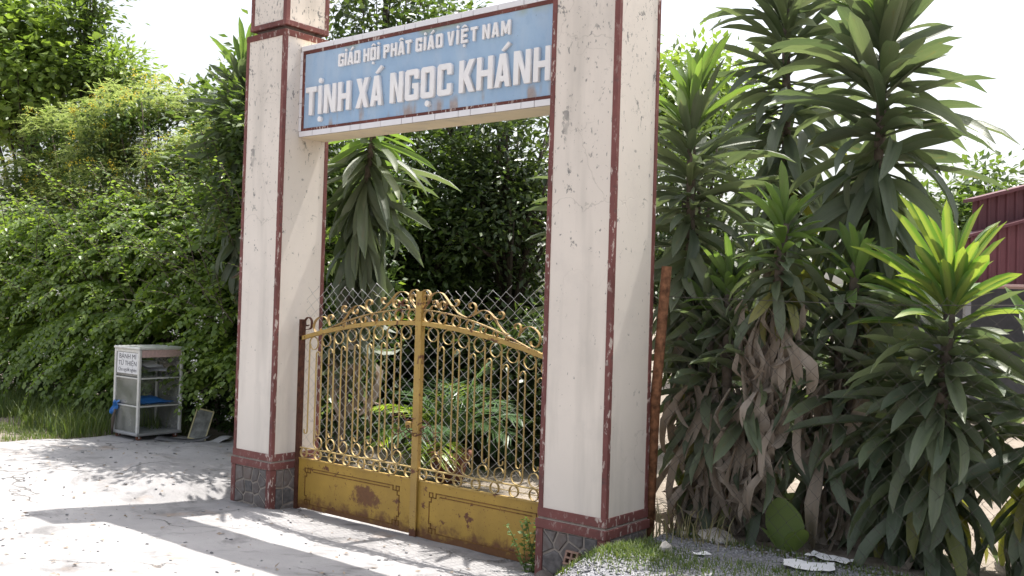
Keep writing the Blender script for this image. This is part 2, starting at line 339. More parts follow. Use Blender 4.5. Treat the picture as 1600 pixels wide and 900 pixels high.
nx = len(xs); i, j = np.meshgrid(np.arange(nx-1), np.arange(nv-1), indexing='ij'); a = (i*nv+j).ravel()
tag(obj('gravel_path', mesh_np('gravel_path', V, np.stack([a, a+nv, a+nv+1, a+1], 1), MAT['gravel'], True)), kind='structure')

# ------------------------------------------------------------------ gate pillars
A, B, L = .513, .493, 2.8
def voronoi_cells(w0, w1, h0, h1, n, seed, gap=.007):
    rr = random.Random(seed); pts = []
    for _ in range(4000):
        p = (rr.uniform(w0, w1), rr.uniform(h0, h1))
        if all((p[0]-q[0])**2 + (p[1]-q[1])**2 > ((w1-w0)*(h1-h0)/n)*.55 for q in pts): pts.append(p)
        if len(pts) >= n: break
    out = []
    for p in pts:
        poly = [(w0, h0), (w1, h0), (w1, h1), (w0, h1)]
        for q in pts:
            if q is p: continue
            mx, my = (p[0]+q[0])/2, (p[1]+q[1])/2; dx, dy = q[0]-p[0], q[1]-p[1]; l = math.hypot(dx, dy); mx -= dx/l*gap; my -= dy/l*gap
            new = []
            for i in range(len(poly)):
                a, b = poly[i], poly[(i+1) % len(poly)]
                da = (a[0]-mx)*dx+(a[1]-my)*dy; db = (b[0]-mx)*dx+(b[1]-my)*dy
                if da <= 0: new.append(a)
                if da*db < 0: t = da/(da-db); new.append((a[0]+(b[0]-a[0])*t, a[1]+(b[1]-a[1])*t))
            poly = new
            if len(poly) < 3: break
        if len(poly) >= 3: out.append(poly)
    return out
def pillar(x0, label, seed, side_plus):
    x1 = x0 + A; t = empty('gate_pillar', (x0+A/2, B/2, 0)); tag(t, label, 'pillar', 'pillars of the temple gate')
    ox, oy = -(x0+A/2), -B/2
    def part(name, mb, mat, bev=.003, par=t):
        mb.v = [(v[0]+ox, v[1]+oy, v[2]) for v in mb.v]; o = mb.build(name, mat, par)
        if bev: bevel(o, bev, 2)
        return o
    ZM, ZT = .4226, 4.047; s = .031; pr = .006
    # shaft subdivided a little and gently uneven
    part('shaft', MB().box(x0, x1, 0, B, ZM, ZT-.002), MAT['cream'], 0)
    for (cx, sx) in ((x0, 1), (x1, -1)):
        for (cy, sy) in ((0, 1), (B, -1)):
            a, b = sorted((cx-sx*pr, cx+sx*s)); c_, d_ = sorted((cy-sy*pr, cy+sy*s)); part('edge_strip', MB().box(a, b, c_, d_, ZM+.06, ZT-.05), MAT['red'])
    for nm, z0, z1, e in (('base_moulding', ZM+.003, ZM+.062, .009), ('base_moulding', ZM-.068, ZM-.011, .018), ('top_band', ZT-.052, ZT, .008)):
        part(nm, MB().box(x0-e, x1+e, -e, B+e, z0, z1), MAT['red'] if nm != 'top_band' else MAT['brownred'])
    # plinth of field stones
    pl = part('plinth', MB().box(x0-.004, x1+.004, -.004, B+.004, -.15, ZM-.002), MAT['mortar'], 0)
    def stones(face, w0, w1, n, sd):
        for poly in voronoi_cells(w0, w1, -.02, ZM-.075, n, sd):
            mb = MB(); m = len(poly); cx = sum(p[0] for p in poly)/m; cz = sum(p[1] for p in poly)/m; d1 = random.uniform(.008, .016)
            ring = []
            for (e, dep) in ((1, 0), (.95, d1*.7), (.82, d1)): ring += [((cx+(p[0]-cx)*e), dep, (cz+(p[1]-cz)*e)) for p in poly]
            fs = [tuple(range(2*m, 3*m))]
            for kx in (0, 1):
                for i in range(m): fs.append((kx*m+i, kx*m+(i+1) % m, (kx+1)*m+(i+1) % m, (kx+1)*m+i))
            if face == 'front': vs = [(u, -.004-d, z) for u, d, z in ring]
            elif face == 'plus': vs = [(x1+.004+d, u, z) for u, d, z in ring]
            else: vs = [(x0-.004-d, u, z) for u, d, z in ring]
            mb.add(vs, fs); mb.v = [(v[0]+ox, v[1]+oy, v[2]) for v in mb.v]; mb.build('stone', MAT['stone'], pl)
    stones('front', x0+.045, x1-.05, 15, seed); stones('plus', .05, B-.02, 13, seed+1)
    if not side_plus: stones('minus', .05, B-.02, 9, seed+2)
    for (a, b, c_, d_) in ((x1-.046, x1+.014, -.014, .046), (x0-.014, x0+.042, -.014, .042)):
        part('plinth_strip', MB().box(a, b, c_, d_, -.1, ZM-.07), MAT['red'])
    # cap: recessed neck and square block with red arrises
    part('neck', MB().box(x0+.055, x1-.055, .055, B-.055, ZT+.001, 4.095), MAT['neck'], .006)
    q0, q1, q2, q3, zb, zc = x0+.022, x1-.022, .022, B-.022, 4.092, 4.472
    cap = part('cap_block', MB().box(q0, q1, q2, q3, zb+.004, zc), MAT['cream'], 0)
    def cpart(mb): mb.v = [(v[0]+ox, v[1]+oy, v[2]) for v in mb.v]; bevel(mb.build('arris_strip', MAT['red'], cap), .003)
    e = .008; s2 = .035
    for (a, b) in ((q0-e, q0+s2), (q1-s2, q1+e)):
        for (c_, d_) in ((q2-e, q2+s2), (q3-s2, q3+e)): cpart(MB().box(a, b, c_, d_, zb+.04, zc-.03))
    cpart(MB().box(q0-e-.002, q1+e+.002, q2-e-.002, q3+e+.002, zb, zb+.043)); cpart(MB().box(q0-e-.002, q1+e+.002, q2-e-.002, q3+e+.002, zc-.033, zc+.01))
    return t
pillar(-L-A, 'cream pillar with red edges and square cap block, beside the glass bread cabinet', 11, True)
pillar(0, 'flaking cream pillar with red edges standing between the gate and the dracaenas', 23, True)

# ------------------------------------------------------------------ sign beam with raised lettering
t = empty('sign_beam', (-L/2, .3, 3.155)); tag(t, 'blue sign beam with raised white lettering and white tile edging spanning the gate', 'sign')
def sp(name, mb, mat, bev=.0015):
    mb.v = [(v[0]+L/2, v[1]-.3, v[2]-3.155) for v in mb.v]; o = mb.build(name, mat, t)
    if bev: bevel(o, bev, 1)
    return o
YS = .169; SX0, SX1 = -L+.001, -.002
bm_ = sp('beam', MB().box(SX0, SX1, YS+.014, .462, 3.156, 3.918), MAT['beam'], .006)
pn = MB().box(-2.735, SX1, YS+.003, YS+.0138, 3.226, 3.853); po = obj('panel', None, None) if False else None
o = pn.build('blue_panel', MAT['blue']); o.parent = t; o.matrix_parent_inverse = Matrix.Translation((L/2, -.3, -3.155))
sp('red_border', MB().box(-2.764, SX1, YS-.003, YS+.0135, 3.8535, 3.882), MAT['brownred'])
sp('red_border', MB().box(-2.764, SX1, YS-.003, YS+.0135, 3.2035, 3.2255), MAT['brownred'])
sp('red_border', MB().box(-2.764, -2.7355, YS-.003, YS+.0135, 3.226, 3.853), MAT['brownred'])
sp('grout', MB().box(SX0+.0005, SX1, YS+.006, YS+.0136, 3.1575, 3.203), MAT['neck'], 0); sp('grout', MB().box(SX0+.0005, SX1, YS+.006, YS+.0136, 3.8825, 3.925), MAT['neck'], 0); sp('grout', MB().box(SX0+.0005, -2.7645, YS+.006, YS+.0136, 3.2032, 3.8822), MAT['neck'], 0)
def tiles(z0, z1):
    x = -2.79; i = 0; first = True
    while x < -.01:
        wd = .1765 if first else (.2345 if i % 3 else .117); first = False
        x2 = min(x+wd, SX1); dz = random.uniform(-.0012, .0012)
        sp('tile', MB().box(x+.0025, x2-.0025, YS-.004+dz, YS+.0055, z0, z1), MAT['tile']); x = x2; i += 1
tiles(3.158, 3.2025); tiles(3.883, 3.926)
z = 3.204
while z < 3.875:
    z2 = min(z+.12, 3.882); sp('tile', MB().box(SX0+.001, -2.765, YS-.003, YS+.0055, z+.002, z2-.002), MAT['tile']); z = z2
def glyph(ch, sx, sy):
    c, cy = .12, .07
    if ch in 'Ii': return [[(0, 0), (0, 1), (1, 1), (1, 0)]]
    if ch == 'T': return [[(0, 1), (1, 1), (1, 1-sy), (.5+sx/2, 1-sy), (.5+sx/2, 0), (.5-sx/2, 0), (.5-sx/2, 1-sy), (0, 1-sy)]]
    if ch == 'N': return [[(0, 0), (0, 1), (.36, 1), (1-sx, .36), (1-sx, 1), (1, 1), (1, 0), (.64, 0), (sx, .64), (sx, 0)]]
    if ch == 'H': return [[(0, 0), (0, 1), (sx, 1), (sx, .5+sy/2), (1-sx, .5+sy/2), (1-sx, 1), (1, 1), (1, 0), (1-sx, 0), (1-sx, .5-sy/2), (sx, .5-sy/2), (sx, 0)]]
    if ch == 'X': return [[(0, 0), (.32, .5), (.03, 1), (.38, 1), (.52, .7), (.66, 1), (1, 1), (.70, .5), (1, 0), (.66, 0), (.5, .31), (.34, 0)]]
    if ch == 'A': return [[(0, 0), (.30, 1), (.70, 1), (1, 0), (.69, 0), (.64, .17), (.36, .17), (.31, 0)], [(.42, .33), (.5, .68), (.58, .33)]]
    if ch == 'G': return [[(c, 0), (0, cy), (0, 1-cy), (c, 1), (1-c, 1), (1, 1-cy), (1, .68), (1-sx, .68), (1-sx, 1-sy), (sx, 1-sy), (sx, sy), (1-sx, sy), (1-sx, .38), (.54, .38), (.54, .54), (1, .54), (1, cy), (1-c, 0)]]
    if ch == 'C': return [[(c, 0), (0, cy), (0, 1-cy), (c, 1), (1-c, 1), (1, 1-cy), (1, .64), (1-sx, .64), (1-sx, 1-sy), (sx, 1-sy), (sx, sy), (1-sx, sy), (1-sx, .36), (1, .36), (1, cy), (1-c, 0)]]
    if ch == 'O': return [[(c, 0), (0, cy), (0, 1-cy), (c, 1), (1-c, 1), (1, 1-cy), (1, cy), (1-c, 0)], [(sx, sy), (sx, 1-sy), (1-sx, 1-sy), (1-sx, sy)]]
    if ch == 'K': return [[(0, 0), (0, 1), (sx, 1), (sx, .60), (.64, 1), (1, 1), (.60, .52), (1, 0), (.64, 0), (sx, .42), (sx, 0)]]
    if ch == 'P': return [[(0, 0), (0, 1), (1-c, 1), (1, 1-cy), (1, .40+cy), (1-c, .40), (sx, .40), (sx, 0)], [(sx, .40+sy), (sx, 1-sy), (1-sx, 1-sy), (1-sx, .40+sy)]]
    if ch == 'V': return [[(.32, 0), (0, 1), (.35, 1), (.5, .34), (.65, 1), (1, 1), (.68, 0)]]
    if ch == 'E': return [[(0, 0), (0, 1), (1, 1), (1, 1-sy), (sx, 1-sy), (sx, .5+sy/2), (.85, .5+sy/2), (.85, .5-sy/2), (sx, .5-sy/2), (sx, sy), (1, sy), (1, 0)]]
    if ch == 'M': return [[(0, 0), (0, 1), (.28, 1), (.5, .5), (.72, 1), (1, 1), (1, 0), (.75, 0), (.75, .5), (.57, .1), (.43, .1), (.25, .5), (.25, 0)]]
def dot(cx, cz, r): return [(cx+r*math.cos(2*PI*i/14), cz+r*math.sin(2*PI*i/14)) for i in range(14)]
def letter(ch, x0, x1, z0, z1, marks, stroke, depth):
    W, H = x1-x0, z1-z0; polys = [[(x0+a*W, z0+b*H) for a, b in p] for p in glyph(ch, min(stroke/W, .42), stroke*.95/H)]
    cx = (x0+x1)/2; q = stroke
    for m in marks:
        if m == '.': polys.append(dot(cx, z0-q*.95, q*.50))
        if m == ':': polys.append(dot(cx, z1+q*.95, q*.48))
        if m == '/': polys.append([(cx-q*.35, z1+q*.55), (cx+q*1.0, z1+q*1.75), (cx+q*1.45, z1+q*1.35), (cx-q*.05, z1+q*.35)])
        if m == '^': polys.append([(cx-q*1.25, z1+q*.45), (cx-q*.25, z1+q*1.25), (cx+q*.25, z1+q*1.25), (cx+q*1.25, z1+q*.45), (cx+q*.6, z1+q*.45), (cx, z1+q*.8), (cx-q*.6, z1+q*.45)])
    cu = bpy.data.curves.new('letter', 'CURVE'); cu.dimensions = '2D'; cu.fill_mode = 'BOTH'; cu.extrude = depth/2-.0015; cu.bevel_depth = .0015; cu.bevel_resolution = 0; cu.offset = -.0015
    for p in polys:
        s = cu.splines.new('POLY'); s.points.add(len(p)-1); s.use_cyclic_u = True
        for pt, (a, b) in zip(s.points, p): pt.co = (a, b, 0, 1)
    tmp = bpy.data.objects.new('tmp', cu); col.objects.link(tmp)
    me = bpy.data.meshes.new_from_object(tmp.evaluated_get(bpy.context.evaluated_depsgraph_get())); bpy.data.objects.remove(tmp)
    me.materials.clear(); me.materials.append(MAT['letter'])
    n = len(me.vertices); co = np.empty(n*3, np.float32); me.vertices.foreach_get('co', co); co = co.reshape(-1, 3)
    co = np.stack([co[:, 0]+L/2, YS+.0025-depth/2-co[:, 2]-.3, co[:, 1]-3.155], 1); me.vertices.foreach_set('co', co.astype(np.float32).ravel()); me.flip_normals(); me.update()
    obj('letter', me, t)
row1 = [('G', -2.30, -2.232, ''), ('i', -2.222, -2.200, ':'), ('A', -2.188, -2.118, '/'), ('O', -2.108, -2.042, ''), ('H', -2.000, -1.932, ''), ('O', -1.920, -1.856, '^.'), ('i', -1.842, -1.820, ':'),
        ('P', -1.772, -1.708, ''), ('H', -1.69, -1.622, ''), ('A', -1.61, -1.54, '^'), ('T', -1.53, -1.466, ''), ('G', -1.42, -1.352, ''), ('i', -1.335, -1.312, ':'), ('A', -1.295, -1.226, '/'), ('O', -1.21, -1.142, ''),
        ('V', -1.095, -1.026, ''), ('i', -1.003, -.98, ':'), ('E', -.958, -.892, '^.'), ('T', -.865, -.80, ''), ('N', -.752, -.682, ''), ('A', -.665, -.596, ''), ('M', -.578, -.492, '')]
for ch, a, b, m in row1: letter(ch, a, b, 3.692, 3.796, m, .0225, .020)
row2 = [('T', -2.685, -2.552, ''), ('I', -2.525, -2.483, ':.'), ('N', -2.452, -2.305, ''), ('H', -2.28, -2.135, ''), ('X', -2.065, -1.915, ''), ('A', -1.895, -1.762, '/'), ('N', -1.675, -1.535, ''), ('G', -1.51, -1.368, ''),
        ('O', -1.342, -1.205, '.'), ('C', -1.172, -1.03, ''), ('K', -.955, -.805, ''), ('H', -.785, -.635, ''), ('A', -.615, -.475, '/'), ('N', -.445, -.295, ''), ('H', -.27, -.125, '')]
for ch, a, b, m in row2: letter(ch, a, b, 3.325, 3.560, m, .045, .030)

# ------------------------------------------------------------------ iron gate: two leaves
YG = .237
def gate_leaf(sgn, label):
    X0 = -1.352 if sgn > 0 else -1.372
    W = 1.335 if sgn > 0 else 1.375
    t = empty('gate_leaf', (X0 + sgn*W, YG, 0)); tag(t, label, 'gate', 'leaves of the yellow iron gate')
    sag = .045 if sgn > 0 else 0
    X = lambda u: X0 + sgn*u
    arch = lambda u: 1.632 - .17*(u/1.34)**2 - sag*u
    thin = lambda u: 1.738 - .215*(u/1.1)**2 - sag*u
    def put(name, mb, mat, par=t, smooth=False):
        p = t if par is t else par
        mb.v = [(v[0]-t.location.x, v[1]-YG, v[2]) for v in mb.v]; return mb.build(name, mat, par, smooth)
    P = lambda pts: [(X(u), z) for u, z in pts]
    def box(u0, u1, y0, y1, z0, z1): a, b = sorted((X(u0), X(u1))); return MB().box(a, b, y0, y1, z0, z1)
    # sheet panel with moulding lines
    zb = .035 if sgn < 0 else .02
    pn = put('sheet_panel', box(.012, W-.012, YG-.006, YG+.006, zb, .44), MAT['ypanel'])
    fr = MB()
    a, b = .15, W-.11; z0, z1 = .075, .372; q = .034; th = .007
    def seg(p0, p1):
        (u0, za), (u1, zc) = p0, p1
        lo, hi = sorted((X(u0), X(u1))); zl, zh = sorted((za, zc)); fr.box(lo-th/2, hi+th/2, YG-.0095, YG-.0055, zl-th/2, zh+th/2)
    for du in (0,):
        for (uu, s1) in ((a, 1), (b, -1)):
            for (zz, s2) in ((z0, 1), (z1, -1)):
                key = [(uu+s1*3.2*q, zz), (uu+s1*2*q, zz), (uu+s1*2*q, zz+s2*q), (uu+s1*1*q, zz+s2*q), (uu+s1*q, zz), (uu, zz), (uu, zz+s2*q), (uu+s1*q*.6, zz+s2*q), (uu+s1*q*.6, zz+s2*2*q), (uu, zz+s2*2*q), (uu, zz+s2*3*q)]
                for p0, p1 in zip(key, key[1:]): seg(p0, p1)
        seg((a+3.2*q, z0), (b-3.2*q, z0)); seg((a+3.2*q, z1), (b-3.2*q, z1)); seg((a+3.2*q, z1-.022), (b-3.2*q, z1-.022)); seg((a, z0+3*q), (a, z1-3*q)); seg((b, z0+3*q), (b, z1-3*q))
    put('panel_moulding', fr, MAT['trim'], pn)
    put('panel_rail', box(.012, W-.012, YG-.011, YG+.011, .4405, .452), MAT['ypost'])
    # posts
    if sgn > 0:
        put('meeting_post', box(-.034, .024, YG-.026, YG+.02, .01, 1.875), MAT['ypost'])
        put('post_flange', box(.0245, .034, YG-.03, YG-.018, .02, 1.5), MAT['ypost'])
    else: put('meeting_post', box(-.010, .02, YG-.014, YG+.02, .03, 1.72), MAT['rust'])
    put('hinge_post', box(W-.024, W+.016, YG-.02, YG+.02, .01, 1.615 if sgn < 0 else 1.5), MAT['rust'])
    # arched rails
    us = [i*W/22 for i in range(23)]
    put('arch_rail', MB().bar(P([(u, arch(u)) for u in us]), YG-.002, .036, .032), MAT['ypost'])
    ue = 1.12; put('thin_rail', MB().bar(P([(i*ue/18, thin(i*ue/18)) for i in range(19)]), YG, .022, .008), MAT['yscroll'])
    put('lower_rail', MB().bar(P([(.02, .536), (W-.03, .536)]), YG, .02, .008), MAT['yellow'])
    put('ring_tie', MB().bar(P([(.02, .494), (W-.03, .494)]), YG, .006, .005), MAT['yellow'])
    # ring rows
    u = .075
    while u < .98:
        g = thin(u)-arch(u)-.020; r = g/2
        if r < .012: break
        put('ring', MB().bar(arc(X(u), arch(u)+.016+r, r, 0, 360, 18)[:-1], YG, .02, .004, True), MAT['yscroll']); u += .075 + r*1.6
    u = .065
    while u < W-.06:
        put('ring', MB().bar(arc(X(u), .4945, .0395, 0, 360, 20)[:-1], YG+.001, .02, .004, True), MAT['yellow']); u += .1765
    # picket bars: tall bars with a large top curl, shorter bars with a large bottom curl
    i = 0; u = .185
    while u < W-.02:
        zt = arch(u-.05)-.02; r = .053
        path = [(u+.04, .69), (u+.040, .675), (u+.034, .662), (u+.02, .656), (u+.006, .662), (u, .68)]
        path += [(u, .68 + (zt-r-.68)*j/6) for j in range(1, 7)]
        path += [(u-r + r*math.cos(R(aa)), zt-r + r*math.sin(R(aa))) for aa in range(15, 271, 15)]
        path += [(u-r + .042*math.cos(R(aa))+.002, zt-r-.01 + .042*math.sin(R(aa))) for aa in range(285, 361, 15)]
        put('picket', MB().bar(P(path), YG + random.uniform(-.002, .002), .0135, .0042), MAT['yellow'])
        v = u + .064
        if v < W-.05:
            zt2 = arch(v)-.145 - random.uniform(0, .01); r = .05; zb2 = .545
            path = [(v-.046, zt2-.035), (v-.043, zt2-.014), (v-.033, zt2-.004), (v-.02, zt2), (v-.008, zt2-.006), (v, zt2-.02)]
            path += [(v, zt2-.02 + (zb2+r-zt2+.02)*j/6) for j in range(1, 7)]
            path += [(v-r + r*math.cos(R(-aa)), zb2+r + r*math.sin(R(-aa))) for aa in range(15, 226, 15)]
            path += [(v-r + .036*math.cos(R(-aa))-.004, zb2+r+.012 + .036*math.sin(R(-aa))) for aa in range(240, 361, 20)]
            put('picket', MB().bar(P(path), YG + random.uniform(-.002, .002), .0135, .0042), MAT['yellow'])
        u += .1545; i += 1
    # crest scrolls
    def cat(pts, n=5):
        out = []
        for i in range(len(pts)-1):
            p0, p1, p2, p3 = pts[max(i-1, 0)], pts[i], pts[i+1], pts[min(i+2, len(pts)-1)]
            for j in range(n):
                tt = j/n; f = lambda a, b, c, d: .5*((2*b)+(c-a)*tt+(2*a-5*b+4*c-d)*tt*tt+(3*b-a-3*c+d)*tt**3)
                out.append((f(p0[0], p1[0], p2[0], p3[0]), f(p0[1], p1[1], p2[1], p3[1])))
        return out + [pts[-1]]
    sc_ = [
        [(.0, 1.862), (.03, 1.885), (.07, 1.88), (.094, 1.845), (.082, 1.80), (.045, 1.762), (.012, 1.735)],
        [(.03, 1.83), (.045, 1.85), (.068, 1.845), (.07, 1.815), (.05, 1.795)],
        [(.085, 1.80), (.10, 1.84), (.15, 1.868), (.215, 1.862), (.265, 1.82), (.32, 1.765), (.39, 1.715), (.47, 1.69)],
        [(.10, 1.73), (.108, 1.76), (.135, 1.77), (.165, 1.755), (.17, 1.785), (.15, 1.81), (.125, 1.80), (.128, 1.782)],
        [(.265, 1.815), (.262, 1.77), (.235, 1.742), (.205, 1.75), (.198, 1.785), (.22, 1.805), (.243, 1.79), (.235, 1.772)],
        [(.29, 1.79), (.32, 1.772), (.36, 1.772), (.383, 1.795), (.372, 1.818), (.35, 1.815), (.35, 1.80)],
        [(.455, 1.69), (.50, 1.70), (.545, 1.735), (.548, 1.778), (.52, 1.80), (.49, 1.79), (.488, 1.768), (.505, 1.76)],
        [(.47, 1.69), (.54, 1.715), (.60, 1.745), (.655, 1.745), (.71, 1.715), (.755, 1.66), (.82, 1.60), (.86, 1.585)],
        [(.70, 1.722), (.695, 1.69), (.668, 1.68), (.645, 1.695), (.65, 1.718), (.668, 1.72)],
        [(.715, 1.71), (.75, 1.69), (.795, 1.692), (.815, 1.718), (.80, 1.742), (.775, 1.738), (.778, 1.72)],
        [(.955, 1.575), (.97, 1.62), (.965, 1.655), (.935, 1.665), (.915, 1.645), (.928, 1.625)],
        [(.965, 1.60), (1.00, 1.638), (1.06, 1.645), (1.12, 1.61), (1.14, 1.555), (1.11, 1.51), (1.065, 1.515), (1.055, 1.545)]]
    for pth in sc_:
        if sgn < 0: pth = [(a*1.07+.005, b) for a, b in pth]
        put('scroll', MB().bar(P(cat(pth)), YG+random.uniform(-.003, .003), .024, .0045), MAT['yscroll'])
    if sgn < 0:
        put('scroll', MB().bar(P(cat([(W-.05, 1.53), (W-.115, 1.545), (W-.12, 1.61), (W-.075, 1.635), (W-.035, 1.60), (W-.05, 1.56), (W-.085, 1.57)])), YG, .024, .0045), MAT['rust'])
        put('latch_plate', box(.02, .085, YG-.03, YG+.01, .835, .878), MAT['ypost'])
    return t
gate_leaf(-1, 'yellow iron gate leaf with the large rust patch, hinged on the pillar by the cabinet')
gate_leaf(1, 'yellow iron gate leaf carrying the wide meeting post, hinged on the flaking pillar')
# rusty chain and tangled wire at the meeting post
t = empty('rusty_chain', (-1.37, YG-.02, .8)); tag(t, 'rusty chain and bent wire tied round the meeting post of the gate', 'chain')
for q in range(9):
    rr = random.Random(q); pts = []; z0 = rr.uniform(-.05, .12); x = -.24 if q < 5 else .03; ph = rr.uniform(0, 6)
    for s in range(9): pts.append((x + s*.027, rr.uniform(-.02, .035) , z0 + .03*math.sin(ph+s*.9) + rr.uniform(-.008, .008) - (.02*s/4 if q >= 5 else 0)))
    MB().tube(pts, .0035, 5).build('wire', MAT['rust'], t, True)
for q in range(12):
    a = 2*PI*q/12; mb = MB(); c0 = Vector((.075*math.cos(a)+.0, .045*math.sin(a)+.01, .02+.03*math.sin(a*2))); tdir = Vector((-math.sin(a), math.cos(a)*.6, .2)).normalized(); sd = tdir.cross(Vector((0, 0, 1))).normalized() if q % 2 else Vector((0, 0, 1))
    mb.tube([c0 + tdir*.019*math.cos(b*2*PI/10) + sd*.011*math.sin(b*2*PI/10) for b in range(11)], .0035, 5, False); mb.build('chain_ring', MAT['rust'], t, True)

# ------------------------------------------------------------------ chain-link netting
def netting(name, label, cat, x0, x1, y, z0, ztop, cell_w, cell_h, mat, rad, seed, zfun=None, bulge=.02):
    t = empty(name, ((x0+x1)/2, y, z0)); tag(t, label, cat); rr = random.Random(seed); n = int((x1-x0)/(cell_w/2)); cxm = (x0+x1)/2
    for i in range(n):
        xc = x0 + cell_w/2*(i+.5); pts = []; zz = z0 + (zfun(xc) if zfun else 0); k = 0; top = ztop + rr.uniform(-.03, .03)
        while zz < top:
            s = 1 if (k + i) % 2 else -1
            wob = .010*math.sin(xc*3.1+zz*2.3) + .006*math.sin(zz*7+xc*9); lean = .0
            if zz > top-.32: lean = .05*math.sin(xc*5+seed)*((zz-top+.32)/.32)**2
            yy = bulge*math.sin(xc*2.7+seed)*math.sin(zz*1.9)
            px = xc + s*(cell_w/4+.0015) + wob + lean; 
            pts.append((px-cxm, yy + s*.0025, zz-z0)); zz += cell_h/2*(1+.02*math.sin(xc*4)); k += 1
        if len(pts) > 2: MB().tube(pts, rad, 4, False).build('wire', mat, t, True)
    return t
netting('chain_link_netting', 'galvanised chain-link netting tied behind the yellow gate, standing above its arch', 'netting', -2.775, -.02, .292,   .46, 1.91, .114, .100, MAT['wire'], .0018, 2, None, .018)
fn = netting('chain_link_fence', 'chain-link fence on a leaning rusty pipe post in front of the dracaenas', 'fence', .60, 3.4, .545, .36, 1.93, .115, .115, MAT['wire2'], .0016, 5, None, .03)
MB().tube([(.50-2.0, .0, -.15), (.525-2.0, .0, .8), (.585-2.0, .0, 1.72)], [.036, .035, .034], 14).build('post', MAT['rustpipe'], fn, True)
MB().tube([(.60-2.0, 0, 1.52), (2.0-2.0, .012, 1.50), (1.4, 0, 1.53)], .0022, 5).build('tension_wire', MAT['wire2'], fn, True)

# ------------------------------------------------------------------ glass bread cabinet and the things in and around it
CX0, CX1, CY0, CY1 = -6.46, -5.945, .63, 1.175; zg = h(-6.1, .9)+.018; ZB, ZTOP = .265, 1.19
cb = empty('glass_cabinet', ((CX0+CX1)/2, (CY0+CY1)/2, zg)); tag(cb, 'aluminium and glass bread cabinet on castors with a lettered paper, by the hedge', 'cabinet')
def cp(name, mb, mat, bev=.004, par=None, smooth=False):
    o_ = Vector(((CX0+CX1)/2, (CY0+CY1)/2, zg)); mb.v = [tuple(Vector(v)-o_) for v in mb.v]; o = mb.build(name, mat, par or cb, smooth)
    if bev: bevel(o, bev, 2)
    return o
for x in (CX0, CX1-.034):
    for y in (CY0, CY1-.034): cp('post', MB().box(x, x+.034, y, y+.034, ZB, ZTOP-.02), MAT['alu'], .009)
cp('top_panel', MB().box(CX0-.008, CX1+.008, CY0-.008, CY1+.008, ZTOP-.0195, ZTOP+.012), MAT['alu'], .012)
cp('base_panel', MB().box(CX0-.004, CX1+.004, CY0-.004, CY1+.004, ZB-.03, ZB), MAT['alupanel'], .008)
cp('base_sheet', MB().box(CX0+.01, CX1-.01, CY0+.01, CY1-.01, ZB+.001, ZB+.006), MAT['alupanel'], 0)
SH = (.88, .575)
for z in SH:
    cp('shelf', MB().box(CX0+.036, CX1-.006, CY0+.012, CY1-.012, z-.012, z), MAT['glass'], 0)
    for (a, b, c_, d_) in ((CX1-.022, CX1-.004, CY0+.035, CY1-.035), (CX0+.004, CX0+.022, CY0+.035, CY1-.035)): cp('shelf_rail', MB().box(a, b, c_, d_, z-.028, z-.0125), MAT['alu'], .003)
    cp('shelf_rail', MB().box(CX0+.035, CX1-.035, CY0+.004, CY0+.02, z-.028, z-.0125), MAT['alu'], .003)
cp('top_rail', MB().box(CX1-.024, CX1-.006, CY0+.0345, CY1-.0345, ZTOP-.10, ZTOP-.021), MAT['pinkpaper'], .002); cp('top_rail', MB().box(CX0+.0345, CX1-.0345, CY0+.006, CY0+.022, ZTOP-.05, ZTOP-.021), MAT['alu'], .002)
cp('glass_pane', MB().box(CX0+.034, CX1-.034, CY0+.012, CY0+.016, ZB+.002, ZTOP-.052), MAT['glass'], 0)
cp('glass_pane', MB().box(CX0+.012, CX0+.016, CY0+.034, CY1-.034, ZB+.002, ZTOP-.022), MAT['glass'], 0)
cp('glass_pane', MB().box(CX0+.034, CX1-.034, CY1-.018, CY1-.014, ZB+.002, ZTOP-.022), MAT['glass'], 0)
for x in (CX0+.05, CX1-.05):
    for y in (CY0+.05, CY1-.05):
        yoke = cp('castor', MB().box(x-.018, x+.018, y-.006, y+.006, ZB-.058, ZB-.0305), MAT['alu'], .002)
        mb = MB(); zc = zg+.029; mb.tube([(x-.012, y, zc), (x+.012, y, zc)], .029, 14); cp('wheel', mb, MAT['terracotta'], .003, None)
pa = cp('paper_sign', MB().box(CX0+.055, CX1-.036, CY0+.0085, CY0+.0105, ZTOP-.285, ZTOP-.055), MAT['paper'], 0)
def text_mesh(s, size, mat, w_fit=None):
    cu = bpy.data.curves.new('text', 'FONT'); cu.body = s; cu.size = size; cu.align_x = 'CENTER'; cu.resolution_u = 3; cu.extrude = .0004
    o = bpy.data.objects.new('tmp', cu); col.objects.link(o); me = bpy.data.meshes.new_from_object(o.evaluated_get(bpy.context.evaluated_depsgraph_get())); bpy.data.objects.remove(o)
    me.materials.clear(); me.materials.append(mat); n = len(me.vertices); co = np.empty(n*3, np.float32); me.vertices.foreach_get('co', co); co = co.reshape(-1, 3)
    if w_fit: wd = np.ptp(co[:, 0]); co[:, 0] *= w_fit/wd
    co = np.stack([co[:, 0], -co[:, 2], co[:, 1]], 1); me.vertices.foreach_set('co', co.astype(np.float32).ravel()); me.update(); return me
